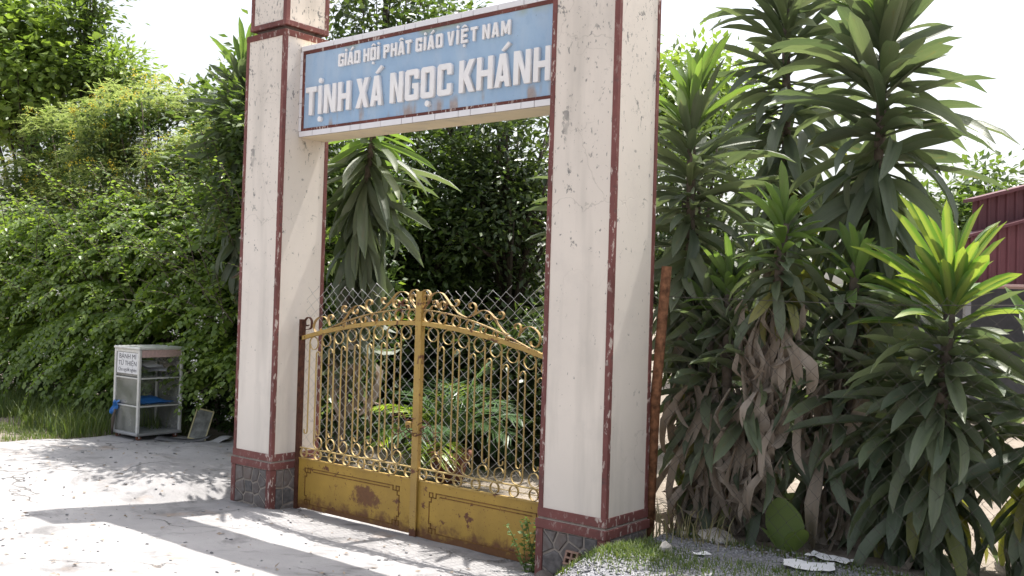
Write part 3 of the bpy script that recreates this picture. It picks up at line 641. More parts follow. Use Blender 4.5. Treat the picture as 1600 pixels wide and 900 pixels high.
def by_letter(me):
    n = len(me.vertices); par = list(range(n))
    def find(i):
        while par[i] != i: par[i] = par[par[i]]; i = par[i]
        return i
    for e in me.edges: par[find(e.vertices[0])] = find(e.vertices[1])
    span = {}
    for v in me.vertices:
        r = find(v.index); q = span.setdefault(r, [v.co.x, v.co.x]); q[0] = min(q[0], v.co.x); q[1] = max(q[1], v.co.x)
    groups = []
    for r, (lo, hi) in sorted(span.items(), key=lambda kv: kv[1][0]):
        if groups and lo < groups[-1][1] - .3*(hi-lo): groups[-1][0].add(r); groups[-1][1] = max(groups[-1][1], hi)
        else: groups.append([{r}, hi])
    return find, [g[0] for g in groups]
def letter_objects(me, parent, loc):
    n = len(me.vertices); find, groups = by_letter(me)
    for g in groups:
        ids = [i for i in range(n) if find(i) in g]; mp = {v: k for k, v in enumerate(ids)}
        m2 = bpy.data.meshes.new('sign_letter'); m2.from_pydata([tuple(me.vertices[i].co) for i in ids], [], [tuple(mp[v] for v in p.vertices) for p in me.polygons if p.vertices[0] in mp]); m2.materials.append(MAT['ink']); m2.update()
        obj('sign_letter', m2, parent, loc)
for s, z, size, wf in (('BÁNH MÌ', ZTOP-.122, .072, .34), ('TỪ THIỆN', ZTOP-.197, .072, .37), ('Cho người nghèo', ZTOP-.262, .058, .37)):
    letter_objects(text_mesh(s, size, MAT['ink'], wf), pa, (.009, CY0+.0078 - (CY0+CY1)/2, z-zg))
# papers on the upper shelf
t = empty('newspaper_pile', (-6.18, .9, SH[0])); tag(t, 'loose pile of printed papers on the upper cabinet shelf', 'papers')
for q in range(9):
    rr = random.Random(q+40); wv, dv = rr.uniform(.11, .16), rr.uniform(.16, .22); xs_, ys_ = np.linspace(-wv/2, wv/2, 6), np.linspace(-dv/2, dv/2, 7); a = rr.uniform(-1.0, 1.0)
    cx, cy = rr.uniform(-.13, .14), rr.uniform(-.13, .14); me = grid_mesh('sheet', xs_, ys_, lambda x, y: .008*q + .012*abs(math.sin(9*x+q)) + .01*math.sin(14*y+q*2)+.012, MAT['news'] if q % 4 == 1 else MAT['paper'])
    o = obj('sheet', me, t, (cx, cy, 0)); o.rotation_euler = (rr.uniform(-.12, .05), rr.uniform(.12, .34), a*.6); o.location.z = .03+.006*q
# blue plastic bag on the lower shelf, hanging over its edge
V = []; nx, ny = 26, 22
for j in range(ny):
    for i in range(nx):
        u, v = i/(nx-1), j/(ny-1); x = -6.40 + .42*u; y = .66 + .44*v
        z = SH[1] + .008 + .05*sm(u*3)*sm((1-u)*3)*sm(v*3)*sm((1-v)*2.5) + .016*abs(noise.noise(Vector((u*7, v*7, 2)))) + .014*abs(noise.noise(Vector((u*15, v*13, 7))))
        if u < .22: z -= .0
        V.append((x+6.2, y-.9, z-SH[1]))
i, j = np.meshgrid(np.arange(nx-1), np.arange(ny-1)); a = (j*nx+i).ravel()
o = obj('plastic_bag', mesh_np('plastic_bag', V, np.stack([a, a+1, a+1+nx, a+nx], 1), MAT['bluebag'], True), None, (-6.2, .9, SH[1])); tag(o, 'crumpled blue plastic bag spread on the lower cabinet shelf', 'bag')
# strip of blue film hanging out over the front, white paper below it
V = []
for j in range(14):
    for i in range(6):
        s = j/13; u = i/5-.5; V.append((-6.33 - .10*s + u*(.12-.05*s), .612 - .012*math.sin(s*9) + .012*math.sin(u*9+s*4), .60 - .16*s**1.3 + .01*math.sin(u*8)))
i, j = np.meshgrid(np.arange(5), np.arange(13)); a = (j*6+i).ravel()
V = [(x+6.36, y-.6, z-.45) for x, y, z in V]
o = obj('plastic_strip', mesh_np('plastic_strip', V, np.stack([a, a+1, a+7, a+6], 1), MAT['bluebag'], True), None, (-6.36, .6, .45)); tag(o, 'blue film strip hanging down the front glass of the cabinet', 'film')
o = MB().box(-.002, .002, -.07, .07, -.005, .12).build('paper_slip', MAT['paper'], None); o.location = (-6.09, .668, ZB+.205); o.rotation_euler = (R(4), 0, R(86)); tag(o, 'white paper slip stuck inside the cabinet below the blue bag', 'paper')
V = MB(); V.tube([(-6.405, .60, .22), (-6.395, .605, .40), (-6.36, .61, .50)], [.012, .02, .012], 6); o = V.build('plank_offcut', MAT['bark'], None, True); tag(o, 'thin pale stick propped against the front corner of the cabinet', 'stick')
# framed print leaning in the hedge
t = empty('framed_print', (-5.66, 1.18, h(-5.66, 1.18)+.012)); t.rotation_euler = (R(-16), R(14), R(50)); tag(t, 'small framed print with pale gold edge leaning against the hedge', 'picture')
MB().box(-.085, .085, -.002, .004, .012, .34).build('print', MAT['photo'], t)
for (a, b, c_, d_) in ((-.098, -.083, 0, .355), (.083, .098, 0, .355), (-.0825, .0825, 0, .015), (-.0825, .0825, .34, .355)): bevel(MB().box(a, b, -.011, .008, c_, d_).build('frame', MAT['gold'], t), .003)
mb = MB(); prev = None; V = []; n = 16                                    # curved rubber strip
for i in range(n):
    s = i/(n-1); x = -5.86 + .52*s; y = .82 + .32*s + .06*math.sin(s*PI); z = h(x, y)+.022 + .06*abs(s-.4)**1.5*2
    for v in (-.5, .5): V.append((x - v*.06, y + v*.09, z + .02*v)); V.append((x - v*.06, y + v*.09, z + .02*v+.008))
fs = []
for i in range(n-1):
    b = i*4
    for k4 in ((0, 2, 3, 1),): pass
    fs += [(b, b+4, b+6, b+2), (b+1, b+3, b+7, b+5), (b, b+1, b+5, b+4), (b+2, b+6, b+7, b+3)]
mb.add([(x+5.6, y-.97, z-.2) for x, y, z in V], fs + [(0, 2, 3, 1), (4*n-4, 4*n-3, 4*n-1, 4*n-2)]); o = mb.build('rubber_strip', MAT['rubber'], None, True, (-5.6, .97, .2)); tag(o, 'curled dark rubber strip lying on the concrete beside the cabinet', 'strip')
me = grid_mesh('sheet', np.linspace(-.15, .15, 9), np.linspace(-.11, .11, 7), lambda x, y: .03 + .05*abs(x+.03) + .02*math.sin(x*18+y*9), m_plain('dull_grey_card', (.36, .36, .37), .8))
o = obj('card_sheet', me, None, (-5.17, 1.12, h(-5.17, 1.12))); o.rotation_euler = (.1, -.16, .7); o.modifiers.new('thick', 'SOLIDIFY').thickness = .006; tag(o, 'bent grey cardboard sheet lying at the foot of the hedge', 'sheet')

# ------------------------------------------------------------------ dracaenas: every leaf a part
def leaf_template(name, bend, mat, wid=1.0, fold=.25, kink=0, wave=0.0, twist=0, n=7):
    V = []; F = []; x = z = 0; ang = 0
    for i in range(n+1):
        s = i/n; wp = (.34 + .66*sm(s/.5)) * (1-max(0, (s-.62)/.38)**2.4)**.8 if s > 0 else .34
        wp = max(wp, .02); hw = .5*wp*wid
        tw = twist*s; dz = wave*math.sin(s*17)
        for v in (-1, 0, 1):
            yy = v*hw*math.cos(tw); zz = abs(v)*hw*fold + v*hw*math.sin(tw) + (dz if v else 0)
            V.append((x - zz*math.sin(ang)*.12, yy, z + zz*.12*math.cos(ang)))
        ds = 1/n; ang -= bend/n*(.35 + 1.3*s) ; 
        if kink and abs(s-.45) < .5/n: ang -= kink
        x += ds*math.cos(ang); z += ds*math.sin(ang)
    for i in range(n):
        for v in (0, 1): a = i*3+v; F.append((a, a+3, a+4, a+1))
    return mesh_np(name, V, F, mat, True)
TPL = {}
for key, mk in (('g', 'drac'), ('y', 'dracy'), ('s', 'dracs'), ('o', 'drago')):
    TPL[key] = [leaf_template('leaf', b, MAT[mk], 1, f, kk, 0, tw) for b, f, kk, tw in ((.15, .9, 0, .1), (.45, .8, 0, -.2), (.8, .7, 0, .25), (1.15, .6, 0, -.3), (.6, .7, .5, .2), (1.5, .5, .2, .4))]
TPL['d'] = [leaf_template('leaf', b, MAT['dead'], wd, .9, kk, .03, tw, 8) for b, wd, kk, tw in ((.7, .95, .5, .5), (1.2, .8, .6, -.8), (.4, 1.15, .9, 1.0), (.9, .65, .2, -1.5))]
def tuft_stem(t, pts, r0, r1, mat):
    n = len(pts); P = []; rad = []
    for i in range(n-1):
        for j in range(6):
            s = (i + j/6)/(n-1); p = Vector(pts[i]).lerp(Vector(pts[i+1]), j/6); P.append(p); rad.append((r0+(r1-r0)*s)*(1+.14*((i*6+j) % 2)))
    P.append(Vector(pts[-1])); rad.append(r1*.6); return MB().tube(P, rad, 9).build('stem', mat, t, True)
def dracaena(label, base, top, crown, n, ll, lw, seed, young=.15, dead=12, e0=78, e1=-72, ykey='y', epow=.8, arcf=1.0, face=None, olive=.08, stem_r=.035, grp='dracaenas with strap leaves', bend_mid=None):
    rr = random.Random(seed); t = empty('dracaena', base); tag(t, label, 'dracaena', grp)
    b = Vector((0, 0, 0)); T = Vector(top)-Vector(base); mid = T*.5 + (Vector(bend_mid) if bend_mid else Vector((rr.uniform(-.08, .08), rr.uniform(-.05, .05), 0)))
    def pos(s):   # s 0 at top
        q = 1-s; return (b*(1-q)**2 + mid*2*q*(1-q) + T*q*q) 
    ht = T.length; tuft_stem(t, [pos(1-i/6) for i in range(7)], stem_r*1.15, stem_r*.8, MAT['bark'])
    az = rr.uniform(0, 360)
    n = min(int(n*1.95), 300-dead); ll *= .93
    for i in range(n):
        s = (i+.3)/n; az += 137.5 + rr.uniform(-14, 14); p = pos(min(crown*s/ht, .97))
        el = e0 + (e1-e0)*s**epow + rr.gauss(0, 10 if s < .15 else 17) - (28 if rr.random() < .12 and s > .2 else 0)
        key = ykey if s < young else ('o' if (s > .6 and rr.random() < olive) else 'g')
        n_ = n; bi = 0 if s < .1 else (rr.choice((0, 1, 1, 2)) if s < .4 else rr.choice((1, 2, 2, 3, 4) if s < .75 else (2, 3, 4, 5, 1)))
        l = ll*(.84 + .22*sm(s/.3))*rr.uniform(.62, 1.2)*(1 + .16*math.sin(R(az)+seed))
        if s > .8: l *= .95
        o = bpy.data.objects.new('leaf', TPL[key][bi]); o.location = p; wv = 0.90*lw*rr.uniform(.85, 1.15)*(.8 if s < .1 else 1)
        o.scale = (l, wv, l); o.rotation_euler = (R(rr.gauss(0, 24)), -R(el), R(az)); link(o, t)
    for i in range(dead):
        s = rr.uniform(.22, .8) if dead > 30 else min(crown*rr.uniform(.72, 1.15)/ht, .9); p = pos(s); o = bpy.data.objects.new('leaf', rr.choice(TPL['d'])); o.location = p + (Vector((rr.gauss(0, .10), -abs(rr.gauss(0, .08)), 0)) if dead > 30 else Vector()); l = ll*rr.uniform(.65, 1.3)
        o.scale = (l, lw*rr.uniform(.7, 1.1), l); o.rotation_euler = (R(rr.uniform(-40, 40)), -R(rr.uniform(-86, -40)), R(rr.uniform(0, 360) if dead <= 30 else rr.gauss(-75, 75))); o['label'] = 'withered brown leaf'; link(o, t)
    return t
G = lambda x, y: h(x, y)-.03
def drac(label, bx, by, top, *a, **k): return dracaena(label, (bx, by, G(bx, by)), top, *a, **k)
drac('tall dracaena close beside the flaking pillar, bright new leaves at its tip', .55, 1.05, (.44, 1.1, 3.30), 1.9, 120, .58, .085, 1, young=.13, dead=8, e1=-66)
drac('tallest slender dracaena with bare dark stem between two others, tip out of frame', .62, 2.3, (.53, 2.4, 4.75), 2.7, 150, .72, .100, 2, young=.05, dead=10, e0=70, e1=-55)
drac('big broad dracaena against the white sky with drooping tipped leaves', 1.62, 1.5, (1.66, 1.5, 3.86), 2.10, 152, .74, .108, 3, young=.10, dead=16, e0=76, e1=-78)
drac('short dracaena behind the wire with a scaly trunk and sunlit rosette', 1.20, .80, (1.29, .80, 2.40), .62, 46, .40, .075, 4, young=.42, dead=85, e0=70, e1=-50, olive=.3)
drac('striped yellow-green dracaena glowing in the sun near the red shed', 2.15, .86, (2.29, .84, 2.02), 1.55, 130, .62, .095, 5, young=.20, dead=8, ykey='s', e0=70, e1=-70, olive=.12)
drac('low dark dracaena filling the corner by the rusty fence post', .74, .92, (.70, .95, 1.75), 1.30, 90, .62, .085, 6, young=.03, dead=60, e0=60, e1=-75, olive=.2)
drac('leaning dracaena half covered with withered leaves behind the middle of the fence', 1.02, .98, (1.03, .90, 1.66), 1.25, 60, .60, .085, 8, young=.0, dead=95, e0=50, e1=-80, olive=.25)
drac('small fresh dracaena shoot between the pillar and the sunlit rosette', .86, .95, (.86, .90, 2.02), .35, 22, .36, .07, 9, young=.7, dead=4, e0=80, e1=-10)
drac('small fresh dracaena shoot right below the big broad dracaena', 1.62, 1.12, (1.66, 1.02, 2.13), .35, 22, .38, .07, 10, young=.55, dead=6, e0=78, e1=-20)
drac('dark dracaena under the big broad one, hung with long limp leaves', 1.58, 1.12, (1.56, 1.05, 1.78), 1.35, 80, .60, .085, 11, young=.0, dead=50, e0=40, e1=-82, olive=.15)
drac('dracaena at the edge of the picture below the red shed, leaning out', 2.66, 1.05, (2.80, .95, 1.62), 1.0, 70, .55, .09, 12, young=.08, dead=8, e0=66, e1=-60)
drac('low dracaena skirt at the foot of the striped plant, long green leaves to the ground', 2.02, 1.05, (2.0, 1.0, 1.42), .95, 60, .58, .095, 16, young=.0, dead=14, e0=30, e1=-70, olive=.1)
drac('dracaena behind the cabinet pillar, crown above the hedge', -5.2, 1.45, (-5.08, 1.22, 4.25), 2.1, 120, .70, .085, 13, young=.08, dead=8, e0=72, e1=-62)
drac('dracaena inside the gateway with a dense skirt of hanging leaves', -3.12, 1.02, (-2.90, 1.14, 3.45), 2.0, 190, .72, .100, 14, young=.10, dead=28, e0=38, e1=-89, epow=.34, olive=.12, bend_mid=(-.12, 0, .1))
drac('dracaena mostly hidden behind the flaking pillar, leaf tips showing in the gateway', -.62, 1.45, (-.68, 1.4, 2.95), 1.3, 55, .55, .08, 15, young=.06, dead=4, e0=70, e1=-50)

# ------------------------------------------------------------------ leafy masses (vectorised)
HEART = (np.array([(0, 0, 0), (.28, .42, .06), (.62, .30, .03), (1, 0, -.10), (.62, -.30, .03), (.28, -.42, .06), (.45, 0, -.03)]), np.array([(0, 6, 1), (1, 6, 2), (2, 6, 3), (3, 6, 4), (4, 6, 5), (5, 6, 0)]))
OVAL = (np.array([(0, 0, 0), (.45, .24, .05), (1, 0, -.06), (.45, -.24, .05), (.5, 0, -.02)]), np.array([(0, 4, 1), (1, 4, 2), (2, 4, 3), (3, 4, 0)]))
SLIM = (np.array([(0, 0, 0), (.5, .15, .0), (1, 0, 0), (.5, -.15, .0)]), np.array([(0, 3, 1), (1, 3, 2)]))
def norm(a): return a/np.maximum(np.linalg.norm(a, axis=-1, keepdims=True), 1e-9)
def leaves(name, c, d, nrm, size, tpl, mat, parent, aspect=1.0):
    d = norm(d); s = norm(np.cross(nrm, d)); n = np.cross(d, s); tv, tf = tpl; size = np.asarray(size).reshape(-1, 1, 1)
    V = c[:, None, :] + size*(tv[None, :, 0:1]*d[:, None, :] + aspect*tv[None, :, 1:2]*s[:, None, :] + tv[None, :, 2:3]*n[:, None, :])
    N = len(c); F = tf[None] + (np.arange(N)*len(tv))[:, None, None]
    if parent is not None: V = V - np.array(parent.location)[None, None, :]
    return obj(name, mesh_np(name, V.reshape(-1, 3), F.reshape(-1, 3), mat, True), parent)
def rnd(n, k=3): return RNG.normal(size=(n, k))
def stems(t, paths, rads, mat, name='stem'):
    mb = MB(); o = t.location
    for p, r in zip(paths, rads): mb.tube([Vector(q)-o for q in p], r, 6)
    return mb.build(name, mat, t, True)
# vine shrubs: layered arching canes with pointed heart leaves
def vine(label, cx, cy, wx, H, n, seed, reach=1.0, lsize=.075, z0=.35, flowers=0):
    global RNG
    RNG = np.random.default_rng(seed); rr = random.Random(seed); base = (cx, cy, h(cx, cy)); t = empty('vine_shrub', base); tag(t, label, 'shrub', 'shrubs of the hedge')
    C = []; D = []; N = []; S = []; paths = []; W = []
    shelves = max(8, n//9); slope = .38
    for i in range(n):
        if i % 9 == 0: q0 = (i//9 + .5)/shelves; sz = z0 + (H-z0)*(q0 + rr.uniform(-.04, .04)); sx_ = cx + rr.uniform(-wx, wx); sy_ = cy + slope*(sz/H)**1.5 + rr.uniform(-.05, .3); saz = rr.gauss(0, 26); srch = rr.uniform(.7, 1.3); sup = rr.uniform(.1, .6)
        x = sx_ + rr.gauss(0, .16); zz = sz + rr.gauss(0, .05); y = sy_ + rr.gauss(0, .06)
        az = R(-90 + saz + rr.gauss(0, 30)); up = sup + rr.uniform(-.12, .2); ln = reach*srch*rr.uniform(.45, 1.1)*(1-.25*q0); m = int(ln/.034)
        p = np.array((x, y, zz)); v = np.array((math.cos(az)*math.cos(up), math.sin(az)*math.cos(up), math.sin(up)))
        pth = [p.copy()]
        for j in range(m):
            s = j/m; v = norm(v + np.array((rr.uniform(-.05, .05), 0, -.040-.035*s))); p = p + v*.034; pth.append(p.copy())
            side = np.cross(v, (0, 0, 1)); sg = 1 if j % 2 else -1
            dd = side*sg*.75 + v*.5 + np.array((0, 0, -.34)) + rnd(1)[0]*.22; C.append(p + side*sg*.015); D.append(dd); N.append(np.array((0, -.2, 1.)) + rnd(1)[0]*.28); S.append(lsize*rr.uniform(.65, 1.25)*(1.1-.45*s))
        if i % 9 == 0: paths.append([tuple(q) for q in pth[::3]])
        if flowers and rr.random() < flowers: W.append(p)
    leaves('crown', np.array(C), np.array(D), np.array(N), S, HEART, MAT['vine'], t)
    C2 = []; D2 = []; N2 = []; S2 = []
    for i in range(30):                                   # long young shoots reaching out of the mass
        p = np.array((cx + rr.uniform(-wx, wx), cy + rr.uniform(-.35, .3), H*rr.uniform(.45, 1.0))); az = R(rr.uniform(-170, -10)); up = rr.uniform(.5, 1.25); v = np.array((math.cos(az)*math.cos(up), math.sin(az)*math.cos(up), math.sin(up))); m = rr.randint(16, 30); pth = [p.copy()]
        for j in range(m):
            s = j/m; v = norm(v + np.array((rr.uniform(-.05, .05), rr.uniform(-.05, .05), -.055*s))); p = p + v*.042; pth.append(p.copy())
            if j < 3: continue
            side = norm(np.cross(v, (0, 0, 1))); sg = 1 if j % 2 else -1
            C2.append(p); D2.append(side*sg*.8 + v*.4 + np.array((0, 0, -.2)) + rnd(1)[0]*.2); N2.append(np.array((0, -.1, 1.)) + rnd(1)[0]*.3); S2.append(lsize*rr.uniform(.8, 1.2)*(1.05-.6*s))
        paths.append([tuple(q) for q in pth[::3]])
    leaves('shoot_leaves', np.array(C2), np.array(D2), np.array(N2), S2, HEART, MAT['treelight'], t)
    ni = int(n*34); hz = RNG.random(ni); P = np.stack([RNG.uniform(cx-wx-.2, cx+wx+.2, ni), cy + .25 + slope*hz**1.5 + np.abs(RNG.normal(0, .30, ni)), h(cx, cy) + .02 + (H-.1)*hz], 1)
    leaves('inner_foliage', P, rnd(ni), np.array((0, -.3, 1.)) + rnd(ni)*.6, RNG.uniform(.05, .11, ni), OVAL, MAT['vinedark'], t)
    trunks = []
    for q in range(7):
        x = cx + rr.uniform(-wx, wx)*.8; trunks.append([(x, cy+.4, h(x, cy)-.05), (x+rr.uniform(-.2, .2), cy+.35, H*.4), (x+rr.uniform(-.3, .3), cy+.3, H*.85)])
    stems(t, trunks + [p for p in paths if len(p) > 1], [[.03, .022, .01]]*7 + [.005]*len([p for p in paths if len(p) > 1]), MAT['bark'])
    if W:
        W = np.repeat(np.array(W), 14, 0) + rnd(len(W)*14)*.028; leaves('blossom', W, rnd(len(W)), np.array((0, -.5, 1.)) + rnd(len(W))*.5, RNG.uniform(.018, .032, len(W)), OVAL, MAT['white'], t, 1.6)
    return t
vine('green vine shrub pressed against the pillar behind the framed print', -4.75, 1.35, .9, 3.1, 380, 101, .72, .09, .75, .05)
vine('green vine shrub with white blossom rising behind the glass cabinet', -6.2, 1.55, .95, 3.0, 430, 102, .85, .09, .8, .07)
vine('dense vine shrub with long arching sprays just past the cabinet', -7.8, 1.5, 1.05, 2.95, 450, 103, 1.0, .095, .55, .05)
vine('vine shrub at the far end of the hedge with drooping lit sprays', -9.6, 1.5, 1.15, 2.9, 470, 104, 1.1, .095, .65, .03)
vine('vine shrub beyond the hedge end at the picture edge', -11.8, 1.5, 1.2, 2.9, 340, 105, 1.1, .10, .7)
# feathery yellow-flowered shrubs
def cassia(label, cx, cy, rx, ry, z0, z1, n, seed):
    global RNG
    RNG = np.random.default_rng(seed); rr = random.Random(seed); t = empty('flowering_shrub', (cx, cy, h(cx, cy))); tag(t, label, 'shrub', 'yellow flowering shrubs above the vines')
    lobes = [(cx + rr.uniform(-rx, rx), cy + rr.uniform(-ry, ry)*.7, rr.uniform(z0, z1), rr.uniform(.35, .62)) for _ in range(26)]
    C = []; D = []; N = []; S = []; FL = []; br = []
    for i in range(n):
        lx, ly, lz, lr = rr.choice(lobes); d = rnd(1)[0]; d[2] = abs(d[2])*.9-.15; d = norm(d); p = np.array((lx, ly, lz)) + d*lr*np.array((1.25, 1.0, .62))*rr.uniform(.55, 1.05)
        ax = norm(d*np.array((1, 1, .25)) + rnd(1)[0]*.45); side = norm(np.cross(ax, (0, 0, 1))); L_ = rr.uniform(.13, .2)
        for q in range(8):
            s = q/8; pp = p + ax*L_*s + np.array((0, 0, -.05*s*s))
            for sg in (-1, 1): C.append(pp); D.append(side*sg + ax*.45 + np.array((0, 0, -.12))); N.append(np.array((0, 0, 1.)) + rnd(1)[0]*.25); S.append(.058*(1-.35*s))
        if rr.random() < .045 and d[2] > .1: FL.append(p + np.array((0, 0, .05)))
    leaves('crown', np.array(C), np.array(D), np.array(N), S, SLIM, MAT['cassia'], t, 1.15)
    for lx, ly, lz, lr in lobes: br.append([(cx+rr.uniform(-.2, .2), cy+.1, z0*.4), ((cx+lx)/2, (cy+ly)/2, lz*.7), (lx, ly, lz)])
    ni = 8200; q = np.array([lobes[i] for i in RNG.integers(0, len(lobes), ni)]); P = q[:, :3] + rnd(ni)*q[:, 3:]*np.array((.5, .5, .32)); P[:, 2] -= .12
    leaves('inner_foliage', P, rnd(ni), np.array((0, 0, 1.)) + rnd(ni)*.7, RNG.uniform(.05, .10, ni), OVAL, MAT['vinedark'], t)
    stems(t, br + [[(cx, cy+.1, h(cx, cy)-.05), (cx+.05, cy+.1, z0*.45)]], [[.03, .02, .008]]*len(br) + [[.07, .05]], MAT['bark'])
    if FL:
        Wp = np.repeat(np.array(FL), 22, 0) + rnd(len(FL)*22)*np.array((.035, .035, .045)); leaves('blossom', Wp, rnd(len(Wp)), np.array((0, -.3, 1.)) + rnd(len(Wp))*.6, RNG.uniform(.02, .035, len(Wp)), OVAL, MAT['flower'], t, 1.5)
cassia('feathery shrub dotted with yellow flowers above the cabinet', -7.2, 2.7, 1.35, .6, 2.3, 4.0, 3600, 201)
cassia('feathery yellow-flowered shrub in the middle of the hedge top', -9.3, 2.8, 1.4, .65, 2.4, 4.6, 4400, 202)
cassia('feathery yellow-flowered shrub under the tall tree at the picture edge', -11.6, 2.9, 1.6, .7, 2.4, 4.95, 4600, 203)
# trees
def tree(name, label, cx, cy, zc, rx, ry, rz, nclump, per, lsize, mat, seed, tpl=OVAL, trunk=.14, cat='tree', group='trees behind the gate', spread=.34, lobes=None, inner=0, bark='darkbark', aspect=1.0):
    global RNG
    RNG = np.random.default_rng(seed); rr = random.Random(seed); gz = h(cx, cy); t = empty(name, (cx, cy, gz)); tag(t, label, cat, group)
    P = norm(rnd(nclump))*(RNG.random((nclump, 1))**.42); P[:, 2] = np.where(P[:, 2] < -.75, -.4, P[:, 2]); cl = np.array((cx, cy, zc)) + P*np.array((rx, ry, rz))*RNG.uniform(.82, 1.12, (nclump, 1))
    cc = np.repeat(cl, per, 0); off = rnd(nclump*per)*spread*np.array((1, 1, .6))*np.repeat(RNG.uniform(.6, 1.25, (nclump, 1)), per, 0)*.62
    d = off + rnd(len(off))*.25*spread; d[:, 2] -= .10*spread
    leaves('crown', cc+off, d, np.array((0, -.1, 1.)) + rnd(len(off))*.45, RNG.uniform(.65, 1.2, len(off))*lsize, tpl, mat, t, aspect)
    pths = [[(cx, cy, gz-.1), (cx+rr.uniform(-.1, .1), cy, gz+(zc-gz)*.5), (cx+rr.uniform(-.15, .15), cy, zc+rz*.5)]]; rad = [[trunk, trunk*.75, trunk*.25]]
    for q in range(min(nclump, 34)):
        e = cl[q]; s = rr.uniform(.35, .9); m0 = np.array((cx, cy, gz + (zc-gz)*s)); pths.append([tuple(m0), tuple((m0+e)/2 + np.array((0, 0, .12))), tuple(e)]); rad.append([trunk*.32, trunk*.2, trunk*.06])
    stems(t, pths, rad, MAT[bark], 'trunk'); return t
T = tree
T('garden_tree', 'tall leafy tree at the picture corner above the hedge', -14.6, 3.4, 5.8, 1.4, 1.2, 1.9, 120, 60, .16, MAT['treelight'], 301, tpl=HEART, spread=.46, group='trees rising above the hedge')
T('garden_tree', 'leafy tree closing the gap behind the end of the hedge', -13.4, 3.0, 2.9, 1.3, .6, 1.5, 130, 60, .13, MAT['tree'], 323, group='trees rising above the hedge', spread=.4, trunk=.08)
T('garden_tree', 'slender upright tree poking above the corner of the hedge', -13.6, 3.9, 6.5, .36, .36, 1.6, 40, 60, .13, MAT['tree'], 302, group='trees rising above the hedge', trunk=.07)
T('garden_tree', 'round light tree just behind the slender upright one', -13.1, 4.2, 5.75, .75, .6, .6, 45, 55, .13, MAT['treelight'], 303, group='trees rising above the hedge', trunk=.08)
T('garden_tree', 'low tree with whorled leaves on the skyline beside the pillar', -8.6, 3.9, 4.6, 1.5, .7, .55, 75, 42, .17, MAT['tree'], 304, tpl=SLIM, group='trees rising above the hedge', trunk=.08, spread=.26, aspect=1.6)
T('garden_tree', 'whorled-leaf tree between the hedge and the dracaena by the cabinet pillar', -6.9, 3.2, 4.4, .8, .6, .55, 45, 42, .16, MAT['tree'], 305, tpl=SLIM, group='trees rising above the hedge', trunk=.07, spread=.26, aspect=1.6)
T('garden_tree', 'dark ragged tree showing over the sign beside the cap block', -6.5, 4.6, 5.4, 1.0, .8, 1.6, 75, 60, .15, MAT['treedark'], 306, trunk=.1, spread=.4)
T('garden_tree', 'small light-topped tree standing over the middle of the sign', -5.3, 5.0, 5.25, .75, .7, .65, 45, 55, .14, MAT['tree'], 307, trunk=.08)
T('garden_tree', 'dense dark tree filling the gateway behind the netting', -5.2, 4.0, 2.7, 1.3, .9, 1.5, 150, 75, .12, MAT['tree'], 308, spread=.36)
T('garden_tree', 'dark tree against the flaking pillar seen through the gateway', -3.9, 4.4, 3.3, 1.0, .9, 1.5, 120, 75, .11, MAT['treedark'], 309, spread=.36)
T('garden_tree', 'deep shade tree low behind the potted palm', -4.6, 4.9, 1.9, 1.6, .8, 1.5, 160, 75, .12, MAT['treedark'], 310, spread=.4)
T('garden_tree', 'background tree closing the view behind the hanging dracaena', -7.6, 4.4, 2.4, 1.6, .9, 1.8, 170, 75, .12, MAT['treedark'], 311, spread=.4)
T('garden_tree', 'pale shoots of a young tree sunlit high in the gateway', -4.9, 3.05, 2.85, .55, .35, .42, 26, 34, .12, MAT['treelight'], 312, trunk=.03, spread=.2)
T('garden_tree', 'young glossy shrub sunlit right above the gate arch', -4.6, 2.55, 1.75, .62, .35, .38, 34, 34, .13, MAT['treelight'], 313, trunk=.03, spread=.22)
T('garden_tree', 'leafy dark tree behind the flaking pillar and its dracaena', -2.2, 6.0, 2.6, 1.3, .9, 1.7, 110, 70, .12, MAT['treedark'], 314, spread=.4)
T('garden_tree', 'mostly hidden bushy tree added behind the cabinet pillar to shade the concrete', -4.7, 1.45, 3.3, .95, .55, 1.15, 150, 65, .11, MAT['tree'], 318, group='trees rising above the hedge', spread=.34, trunk=.06)  # mostly hidden behind the pillar, added so its crown shades the concrete
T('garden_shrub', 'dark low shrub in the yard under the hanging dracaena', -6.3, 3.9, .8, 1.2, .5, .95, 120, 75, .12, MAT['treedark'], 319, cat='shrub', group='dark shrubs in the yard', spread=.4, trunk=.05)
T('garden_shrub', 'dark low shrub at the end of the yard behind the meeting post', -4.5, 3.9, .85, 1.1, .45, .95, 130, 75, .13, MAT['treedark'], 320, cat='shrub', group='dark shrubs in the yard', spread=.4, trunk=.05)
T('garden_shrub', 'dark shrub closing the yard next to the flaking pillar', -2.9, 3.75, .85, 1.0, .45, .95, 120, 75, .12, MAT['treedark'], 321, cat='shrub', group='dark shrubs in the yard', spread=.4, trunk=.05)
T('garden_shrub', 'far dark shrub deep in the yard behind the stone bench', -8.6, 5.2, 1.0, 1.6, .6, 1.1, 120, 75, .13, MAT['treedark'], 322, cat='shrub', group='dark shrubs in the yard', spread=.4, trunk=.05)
T('far_tree', 'distant light tree top showing beside the flaking pillar', -6.6, 14.3, 6.2, 1.5, 1.3, 1.5, 90, 50, .24, MAT['treelight'], 315, group='distant trees', spread=.6)
T('far_tree', 'distant rounded tree beside the red shed roof', -2.4, 20.6, 3.9, 1.7, 1.5, 1.6, 120, 50, .26, MAT['tree'], 316, group='distant trees', spread=.6)
T('garden_tree', 'low bushy growth in shade behind the middle dracaenas', .2, 3.4, 1.2, 1.0, .5, .8, 60, 60, .1, MAT['treedark'], 317, spread=.34, trunk=.05)

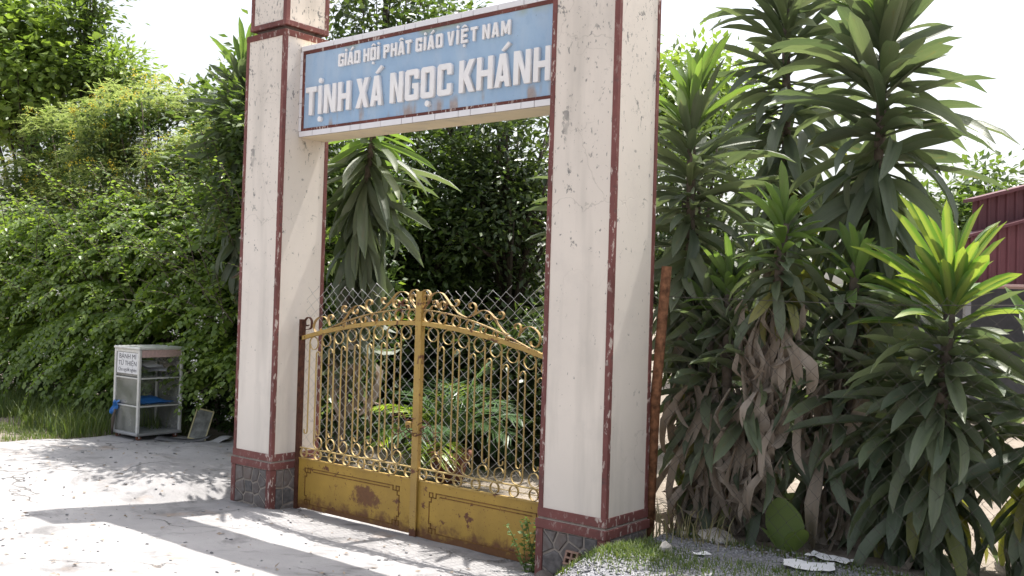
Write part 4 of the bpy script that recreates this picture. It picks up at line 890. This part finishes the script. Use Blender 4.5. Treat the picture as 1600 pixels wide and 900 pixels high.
# areca palm in a terracotta pot, broken pot, stone bench
def palm(label, base, n, ln, seed, pot):
    global RNG
    RNG = np.random.default_rng(seed); rr = random.Random(seed); t = empty('potted_palm', base); tag(t, label, 'palm')
    if pot:
        mb = MB(); prof = [(.0, .0), (.13, 0), (.20, .26), (.225, .27), (.225, .31), (.195, .31), (.18, .25), (0, .25)]; nn = 18
        vs = [(r*math.cos(2*PI*k/nn), r*math.sin(2*PI*k/nn), z) for r, z in prof for k in range(nn)]
        mb.add(vs, [(i*nn+k, i*nn+(k+1) % nn, (i+1)*nn+(k+1) % nn, (i+1)*nn+k) for i in range(len(prof)-1) for k in range(nn)]); mb.build('pot', MAT['terracotta'], t, True)
    zt = .28 if pot else 0
    for i in range(n):
        az = rr.uniform(0, 2*PI); el = R(rr.uniform(35, 82)); p = np.array((rr.uniform(-.05, .05), rr.uniform(-.05, .05), zt)); v = np.array((math.cos(az)*math.cos(el), math.sin(az)*math.cos(el), math.sin(el))); L_ = ln*rr.uniform(.7, 1.1); m = 26
        pts = [p.copy()]; C = []; D = []; S = []
        for j in range(m):
            s = j/m; v = norm(v + np.array((0, 0, -.035-.05*s))); p = p + v*L_/m; pts.append(p.copy())
            if s > .25:
                side = norm(np.cross(v, (0, 0, 1)))
                for sg in (-1, 1): C.append(p.copy()); D.append(side*sg*.8 + v*.65 + np.array((0, 0, .12 - .3*rr.random()))); S.append(.30*math.sin(PI*min((s-.2)/.8, .97))**.6 + .05)
        N = len(C); f = MB().tube([tuple(q) for q in pts[::4]], [.008*(1-k/8) + .002 for k in range(len(pts[::4]))], 5).build('frond', MAT['palm'], t, True)
        tv = np.array([(0, 0, 0), (.3, .045, 0), (1, 0, -.22), (.3, -.045, 0)]); d = norm(np.array(D)); nrm = np.array((0, 0, 1.)) + rnd(N)*.2; s_ = norm(np.cross(nrm, d)); n_ = np.cross(d, s_); S = np.array(S)[:, None, None]
        V = np.array(C)[:, None, :] + S*(tv[None, :, 0:1]*d[:, None, :] + tv[None, :, 1:2]*s_[:, None, :] + tv[None, :, 2:3]*n_[:, None, :])
        F = np.array([(0, 3, 1), (1, 3, 2)])[None] + (np.arange(N)*4)[:, None, None]
        obj('leaflets', mesh_np('leaflets', V.reshape(-1, 3), F.reshape(-1, 3), MAT['palmy'] if (i % 4 == 0) else MAT['palm'], False), f)
    return t
palm('feathery palm in a terracotta pot seen through the gate bars', (-2.75, 2.15, h(-2.75, 2.15)), 22, .95, 401, True)
palm('low palm clump growing behind the potted palm in the yard', (-3.7, 3.0, h(-3.7, 3.0)), 16, 1.0, 402, False)
t = empty('stone_bench', (-5.9, 3.3, h(-5.9, 3.3))); tag(t, 'pale stone bench in the shade behind the gate bars', 'bench')
bevel(MB().box(-.55, .55, -.2, .2, .50, .57).build('seat', MAT['slab'], t), .012)
for x in (-.36, .36): bevel(MB().box(x-.06, x+.06, -.16, .16, 0, .499).build('leg', MAT['slab'], t), .01)
# round broad leaf plant at the foot of the fence
t = empty('broad_leaf_plant', (1.40, .64, h(1.40, .64))); tag(t, 'plant with one big rounded leaf at the foot of the wire fence', 'plant')
for (az, el, s, dx) in ((-95, 82, .33, 0), (-40, 55, .20, .06), (200, 50, .16, -.04)):
    V = []; F = []
    for i in range(11):
        u = i/10; hw = .40*math.sin(PI*(u*.93+.05))**.65
        for v in range(7): q = v/3-1; V.append((u, q*hw, .10*abs(q)*hw + .05*math.sin(u*PI) + .012*math.sin(u*28)*abs(q)))
    for i in range(10):
        for v in range(6): a = i*7+v; F.append((a, a+7, a+8, a+1))
    o = obj('leaf', mesh_np('leaf', V, F, MAT['broad'], True), t, (dx, 0, .0)); o.scale = (s, s, s); o.rotation_euler = (R(0), -R(el), R(az))
# leafy weed in front of the gate by the pillar
t = empty('weed', (-.10, .06, h(-.10, .06))); tag(t, 'spindly green weed growing against the gate panel beside the flaking pillar', 'weed')
rr = random.Random(5); C = []; D = []; N = []; S = []
for q in range(9):
    p = np.array((rr.uniform(-.05, .06), rr.uniform(-.03, .04), -.02)); v = norm(np.array((rr.uniform(-.35, .25), rr.uniform(-.3, .1), 1.))); pts = [p.copy()]
    for j in range(12):
        v = norm(v + np.array((rr.uniform(-.1, .1), rr.uniform(-.1, .1), 0))); p = p + v*rr.uniform(.022, .04); pts.append(p.copy())
        for _ in range(3): C.append(p.copy()); D.append(rnd(1)[0]*np.array((1, 1, .5))); N.append(np.array((0, -.2, 1.)) + rnd(1)[0]*.3); S.append(rr.uniform(.025, .045))
    MB().tube([tuple(a) for a in pts[::2]], .003, 5).build('stem', MAT['weed'], t, True)
leaves('foliage', np.array(C)+np.array(t.location), np.array(D), np.array(N), S, OVAL, MAT['weed'], t, 1.5)

# ------------------------------------------------------------------ grass, gravel, litter
def blades(name, pts, hmin, hmax, label, mat=None):
    n = len(pts); P = np.array([(x, y, h(x, y)-.005) for x, y in pts]); az = RNG.uniform(0, 2*PI, n); hh = RNG.uniform(hmin, hmax, n)*RNG.uniform(.5, 1, n); ln = RNG.uniform(.15, .9, n)*hh
    d = np.stack([np.cos(az), np.sin(az), np.zeros(n)], 1); s = np.stack([-np.sin(az), np.cos(az), np.zeros(n)], 1); wd = (.0035+.02*hh*.2)[:, None]; up = np.array((0, 0, 1.))
    V = np.stack([P - s*wd, P + s*wd, P + d*ln[:, None]*.35 + up*hh[:, None]*.65 + s*wd*.7, P + d*ln[:, None]*.35 + up*hh[:, None]*.65 - s*wd*.7, P + d*ln[:, None] + up*hh[:, None]*.95], 1)
    F = np.array([(0, 1, 2), (0, 2, 3), (3, 2, 4)])[None] + (np.arange(n)*5)[:, None, None]
    o = obj(name, mesh_np(name, V.reshape(-1, 3), F.reshape(-1, 3), mat or MAT['grass'], False)); tag(o, label, 'grass', kind='stuff'); return o
RNG = np.random.default_rng(55); pts = []
while len(pts) < 34000:
    x = RNG.uniform(-13.5, -6.15); y = RNG.uniform(-2.6, 1.5)
    if x > -6.55 + .25*noise.noise(Vector((y*2, 1, 1))) and y < .9: continue
    if noise.noise(Vector((x*1.2, y*1.2, 4))) < -.45: continue
    pts.append((x, y))
near = [p for p in pts if p[1] < .2]; far = [p for p in pts if p[1] >= .2]
blades('verge_grass', far, .12, .42, 'long grass growing under the hedge beyond the cabinet'); blades('verge_grass', near, .04, .13, 'short trodden grass at the edge of the concrete')
pts = []
for (cx, cy, sx, sy, n) in ((.72, -.14, .20, .16, 3600), (.47, -.22, .06, .10, 900), (.62, .12, .10, .10, 700), (1.05, -.22, .3, .12, 1600), (1.9, .05, .4, .10, 1400), (2.4, .3, .4, .14, 1500), (.9, .56, .25, .04, 350), (1.8, .5, .5, .05, 600)):
    pts += [(cx + RNG.normal()*sx, cy + RNG.normal()*sy) for _ in range(n)]
pts = [p for p in pts if not (p[0] < .55 and p[1] > -.05) and p[0] > .33]
blades('grass', pts, .02, .07, 'short grass tufts on the gravel in front of the flaking pillar')
RNG = np.random.default_rng(56)
blades('dry_grass', [(RNG.normal(.75, .22), abs(RNG.normal(.45, .08))) for _ in range(85)], .10, .34, 'dry wispy grass stalks beside the flaking pillar', m_leaf('straw_blade', (.20, .18, .10), (.30, .27, .16), .25, .7))
n = 11000; xs = RNG.uniform(.5, 4.2, n); yy = RNG.uniform(-.8, .6, n); tv = np.array([(1, 0, 0), (-1, 0, 0), (0, 1, 0), (0, -1, 0), (0, 0, 1), (0, 0, -.5)], float); tf = np.array([(0, 2, 4), (2, 1, 4), (1, 3, 4), (3, 0, 4), (2, 0, 5), (1, 2, 5), (3, 1, 5), (0, 3, 5)])
P = np.array([(x, y, h(x, y)+.010) for x, y in zip(xs, yy)]); s = (RNG.random(n)**2*.010+.004)[:, None, None]; jit = tv[None]*(1+RNG.uniform(-.35, .35, (n, 6, 3))); a = RNG.uniform(0, 6.28, n); rot = np.stack([np.stack([np.cos(a), -np.sin(a), 0*a], 1), np.stack([np.sin(a), np.cos(a), 0*a], 1), np.stack([0*a, 0*a, 0*a+.7], 1)], 1)
V = P[:, None, :] + s*np.einsum('nij,nkj->nki', rot, jit)
k = NT('grey_pebbles'); rn = k.n('ShaderNodeNewGeometry').outputs['Random Per Island']; MAT['pebble'] = k.set(k.mix(rn, (.17, .17, .18), (.33, .33, .345)), .85)
tag(obj('gravel', mesh_np('gravel', V.reshape(-1, 3), (tf[None]+(np.arange(n)*6)[:, None, None]).reshape(-1, 3), MAT['pebble'])), 'loose grey gravel on the path before the wire fence', 'gravel', kind='stuff')
# debris specks on the concrete
n = 1200; xs = RNG.uniform(-6, .2, n); yy = RNG.uniform(-3.0, 1.0, n); ok = (yy < .1) | (xs < -3.5); xs, yy = xs[ok], yy[ok]; n = len(xs); P = np.array([(x, y, h(x, y)+.022) for x, y in zip(xs, yy)]); s = (RNG.random(n)**4*.016+.003)[:, None, None]; jit = tv[None]*(1+RNG.uniform(-.5, .5, (n, 6, 3)))
tag(obj('debris', mesh_np('debris', (P[:, None, :]+s*jit*np.array((1, 1, .5))).reshape(-1, 3), (tf[None]+(np.arange(n)*6)[:, None, None]).reshape(-1, 3), MAT['pebble'])), 'scattered grit and crumbs on the concrete drive', 'debris', kind='stuff')
# dry fallen leaves on the drive
n = 300; xs = RNG.uniform(-6, 0, n); yy = RNG.uniform(-3, .9, n); ok = (yy < .1) | (xs < -3.5); xs, yy = xs[ok], yy[ok]; P = np.array([(x, y, h(x, y)+.026) for x, y in zip(xs, yy)])
o = leaves('leaf_litter', P, rnd(len(P))*np.array((1, 1, .15)), np.array((0, 0, 1.)) + rnd(len(P))*.25, RNG.uniform(.02, .06, len(P)), OVAL, MAT['dead'], None); tag(o, 'dry fallen leaves scattered over the concrete drive', 'leaf litter', kind='stuff')
# stones, papers, brick
def rock(name, label, x, y, s, mat, seed, flat=.6, dz=0):
    bmv = []; rr = random.Random(seed); me = bpy.data.meshes.new(name); import bmesh
    b = bmesh.new(); bmesh.ops.create_icosphere(b, subdivisions=2, radius=1)
    for v in b.verts: q = 1 + .35*noise.noise(v.co*1.4 + Vector((seed, 0, 0))); v.co = Vector((v.co.x*s*q*1.25, v.co.y*s*q, v.co.z*s*q*flat))
    b.to_mesh(me); b.free(); me.materials.append(mat); o = obj(name, me, None, (x, y, h(x, y)+s*flat*.55+dz)); o.rotation_euler = (rr.uniform(-.2, .2), rr.uniform(-.2, .2), rr.uniform(0, 6)); return tag(o, label, 'stone', 'loose stones by the fence')
MAT['palestone'] = m_plain('pale_stone', (.50, .46, .42), .9, 0, .2, .3, 20)
rock('stone', 'small pale upright stone in the grass before the flaking pillar', .94, .0, .035, MAT['palestone'], 1, 1.3)
rock('stone', 'flat pale stone slab lying at the foot of the dracaenas', .98, .60, .10, MAT['palestone'], 2, .32)
rock('stone', 'little grey stone beside the flat slab under the dracaenas', .78, .52, .03, MAT['palestone'], 3, .7)
rock('stone', 'dark crumbled rubble lump at the plinth below the weed', .10, -.06, .07, MAT['neck'], 4, .6)
for (lab, x, y, a, sx, sy) in (('crumpled white paper scrap on the gravel nearest the camera', 1.70, .30, .4, .14, .09), ('long pale paper scrap under the striped dracaena', 1.72, .56, -.1, .13, .06), ('small white scrap on the gravel by the grass', 1.12, .12, 1.0, .05, .03)):
    me = grid_mesh('paper_scrap', np.linspace(-sx, sx, 9), np.linspace(-sy, sy, 7), lambda p, q: .016 + .022*abs(noise.noise(Vector((p*16, q*16, x)))) + .03*abs(p)*abs(q)*20, MAT['paper']); o = obj('paper_scrap', me, None, (x, y, h(x, y)+.006)); o.rotation_euler = (0, 0, a); tag(o, lab, 'paper', 'paper scraps on the gravel')
t = empty('hollow_brick', (.42, -.17, h(.42, -.17)+.062)); t.rotation_euler = (R(-24), R(4), R(10)); tag(t, 'hollow clay brick leaning on the plinth of the flaking pillar', 'brick')
mb = MB(); bw, bh, bl, th = .085, .085, .19, .012
for z0, z1 in ((-.0425, -.0305), (.0305, .0425), (-.006, .006)): mb.box(-bw/2, bw/2, -bl/2, bl/2, z0, z1)
mb2 = MB()
for x0, x1 in ((-.0425, -.0305), (.0305, .0425), (-.006, .006)):
    for z0, z1 in ((-.0303, -.0062), (.0062, .0303)): mb2.box(x0, x1, -bl/2+.001, bl/2-.001, z0, z1)
mb.build('shell', MAT['brick'], t); mb2.build('web', MAT['brick'], t)
for q in range(6): MB().box(-.036+q*.0135, -.030+q*.0135, -bl/2+.004, bl/2-.004, .0426, .0455).build('ridge', MAT['brick'], t)

# ------------------------------------------------------------------ red shed far behind
t = empty('red_shed', (-1.35, 12.45, 0), math.atan2(.627, .778)); tag(t, 'dark red corrugated shed with stepped roof behind the dracaenas', 'shed')
def corr(name, x0, x1, y, z0f, z1f, mat, pitch=.16, dep=.03):
    mb = MB(); vs = []; fs = []; x = x0; pr = [(0, 0), (.55, 0), (.68, -dep), (.87, -dep)]
    pts = []
    while x < x1:
        for a, d in pr: pts.append((x+a*pitch, y+d))
        x += pitch
    for (a, b) in pts: vs += [(a, b, z0f(a)), (a, b, z1f(a))]
    for i in range(len(pts)-1): fs.append((2*i, 2*i+2, 2*i+3, 2*i+1))
    return mb.add(vs, fs).build(name, mat, t)
corr('wall_sheet', 0, 8, 0, lambda x: 2.35, lambda x: 2.90 + .30*x, MAT['shed']); corr('upper_wall_sheet', 1.05, 8, .25, lambda x: 2.6, lambda x: 3.52 + .28*x, MAT['shed'])
mb = MB(); mb.add([(-.1, -.12, 2.88), (8, -.12, 5.31), (8, .3, 5.33), (-.1, .3, 2.90), (-.1, -.12, 2.93), (8, -.12, 5.36), (8, .3, 5.38), (-.1, .3, 2.95)], [(0, 3, 2, 1), (4, 5, 6, 7), (0, 1, 5, 4), (1, 2, 6, 5), (2, 3, 7, 6), (3, 0, 4, 7)]); mb.build('roof_edge', MAT['shed'], t)
mb = MB(); mb.add([(1.0, .12, 3.80), (8, .12, 5.76), (8, .5, 5.78), (1.0, .5, 3.82), (1.0, .12, 3.86), (8, .12, 5.82), (8, .5, 5.84), (1.0, .5, 3.88)], [(0, 3, 2, 1), (4, 5, 6, 7), (0, 1, 5, 4), (1, 2, 6, 5), (2, 3, 7, 6), (3, 0, 4, 7)]); mb.build('roof_edge', MAT['shed'], t)
MB().box(0, 8, -1.3, -.05, 2.30, 2.34).build('awning', MAT['pinkpaper'], t)
for x in (.3, 1.8, 3.3, 4.8): MB().box(x, x+.09, -1.2, -1.11, 0, 2.299).build('post', MAT['shedgrey'], t)
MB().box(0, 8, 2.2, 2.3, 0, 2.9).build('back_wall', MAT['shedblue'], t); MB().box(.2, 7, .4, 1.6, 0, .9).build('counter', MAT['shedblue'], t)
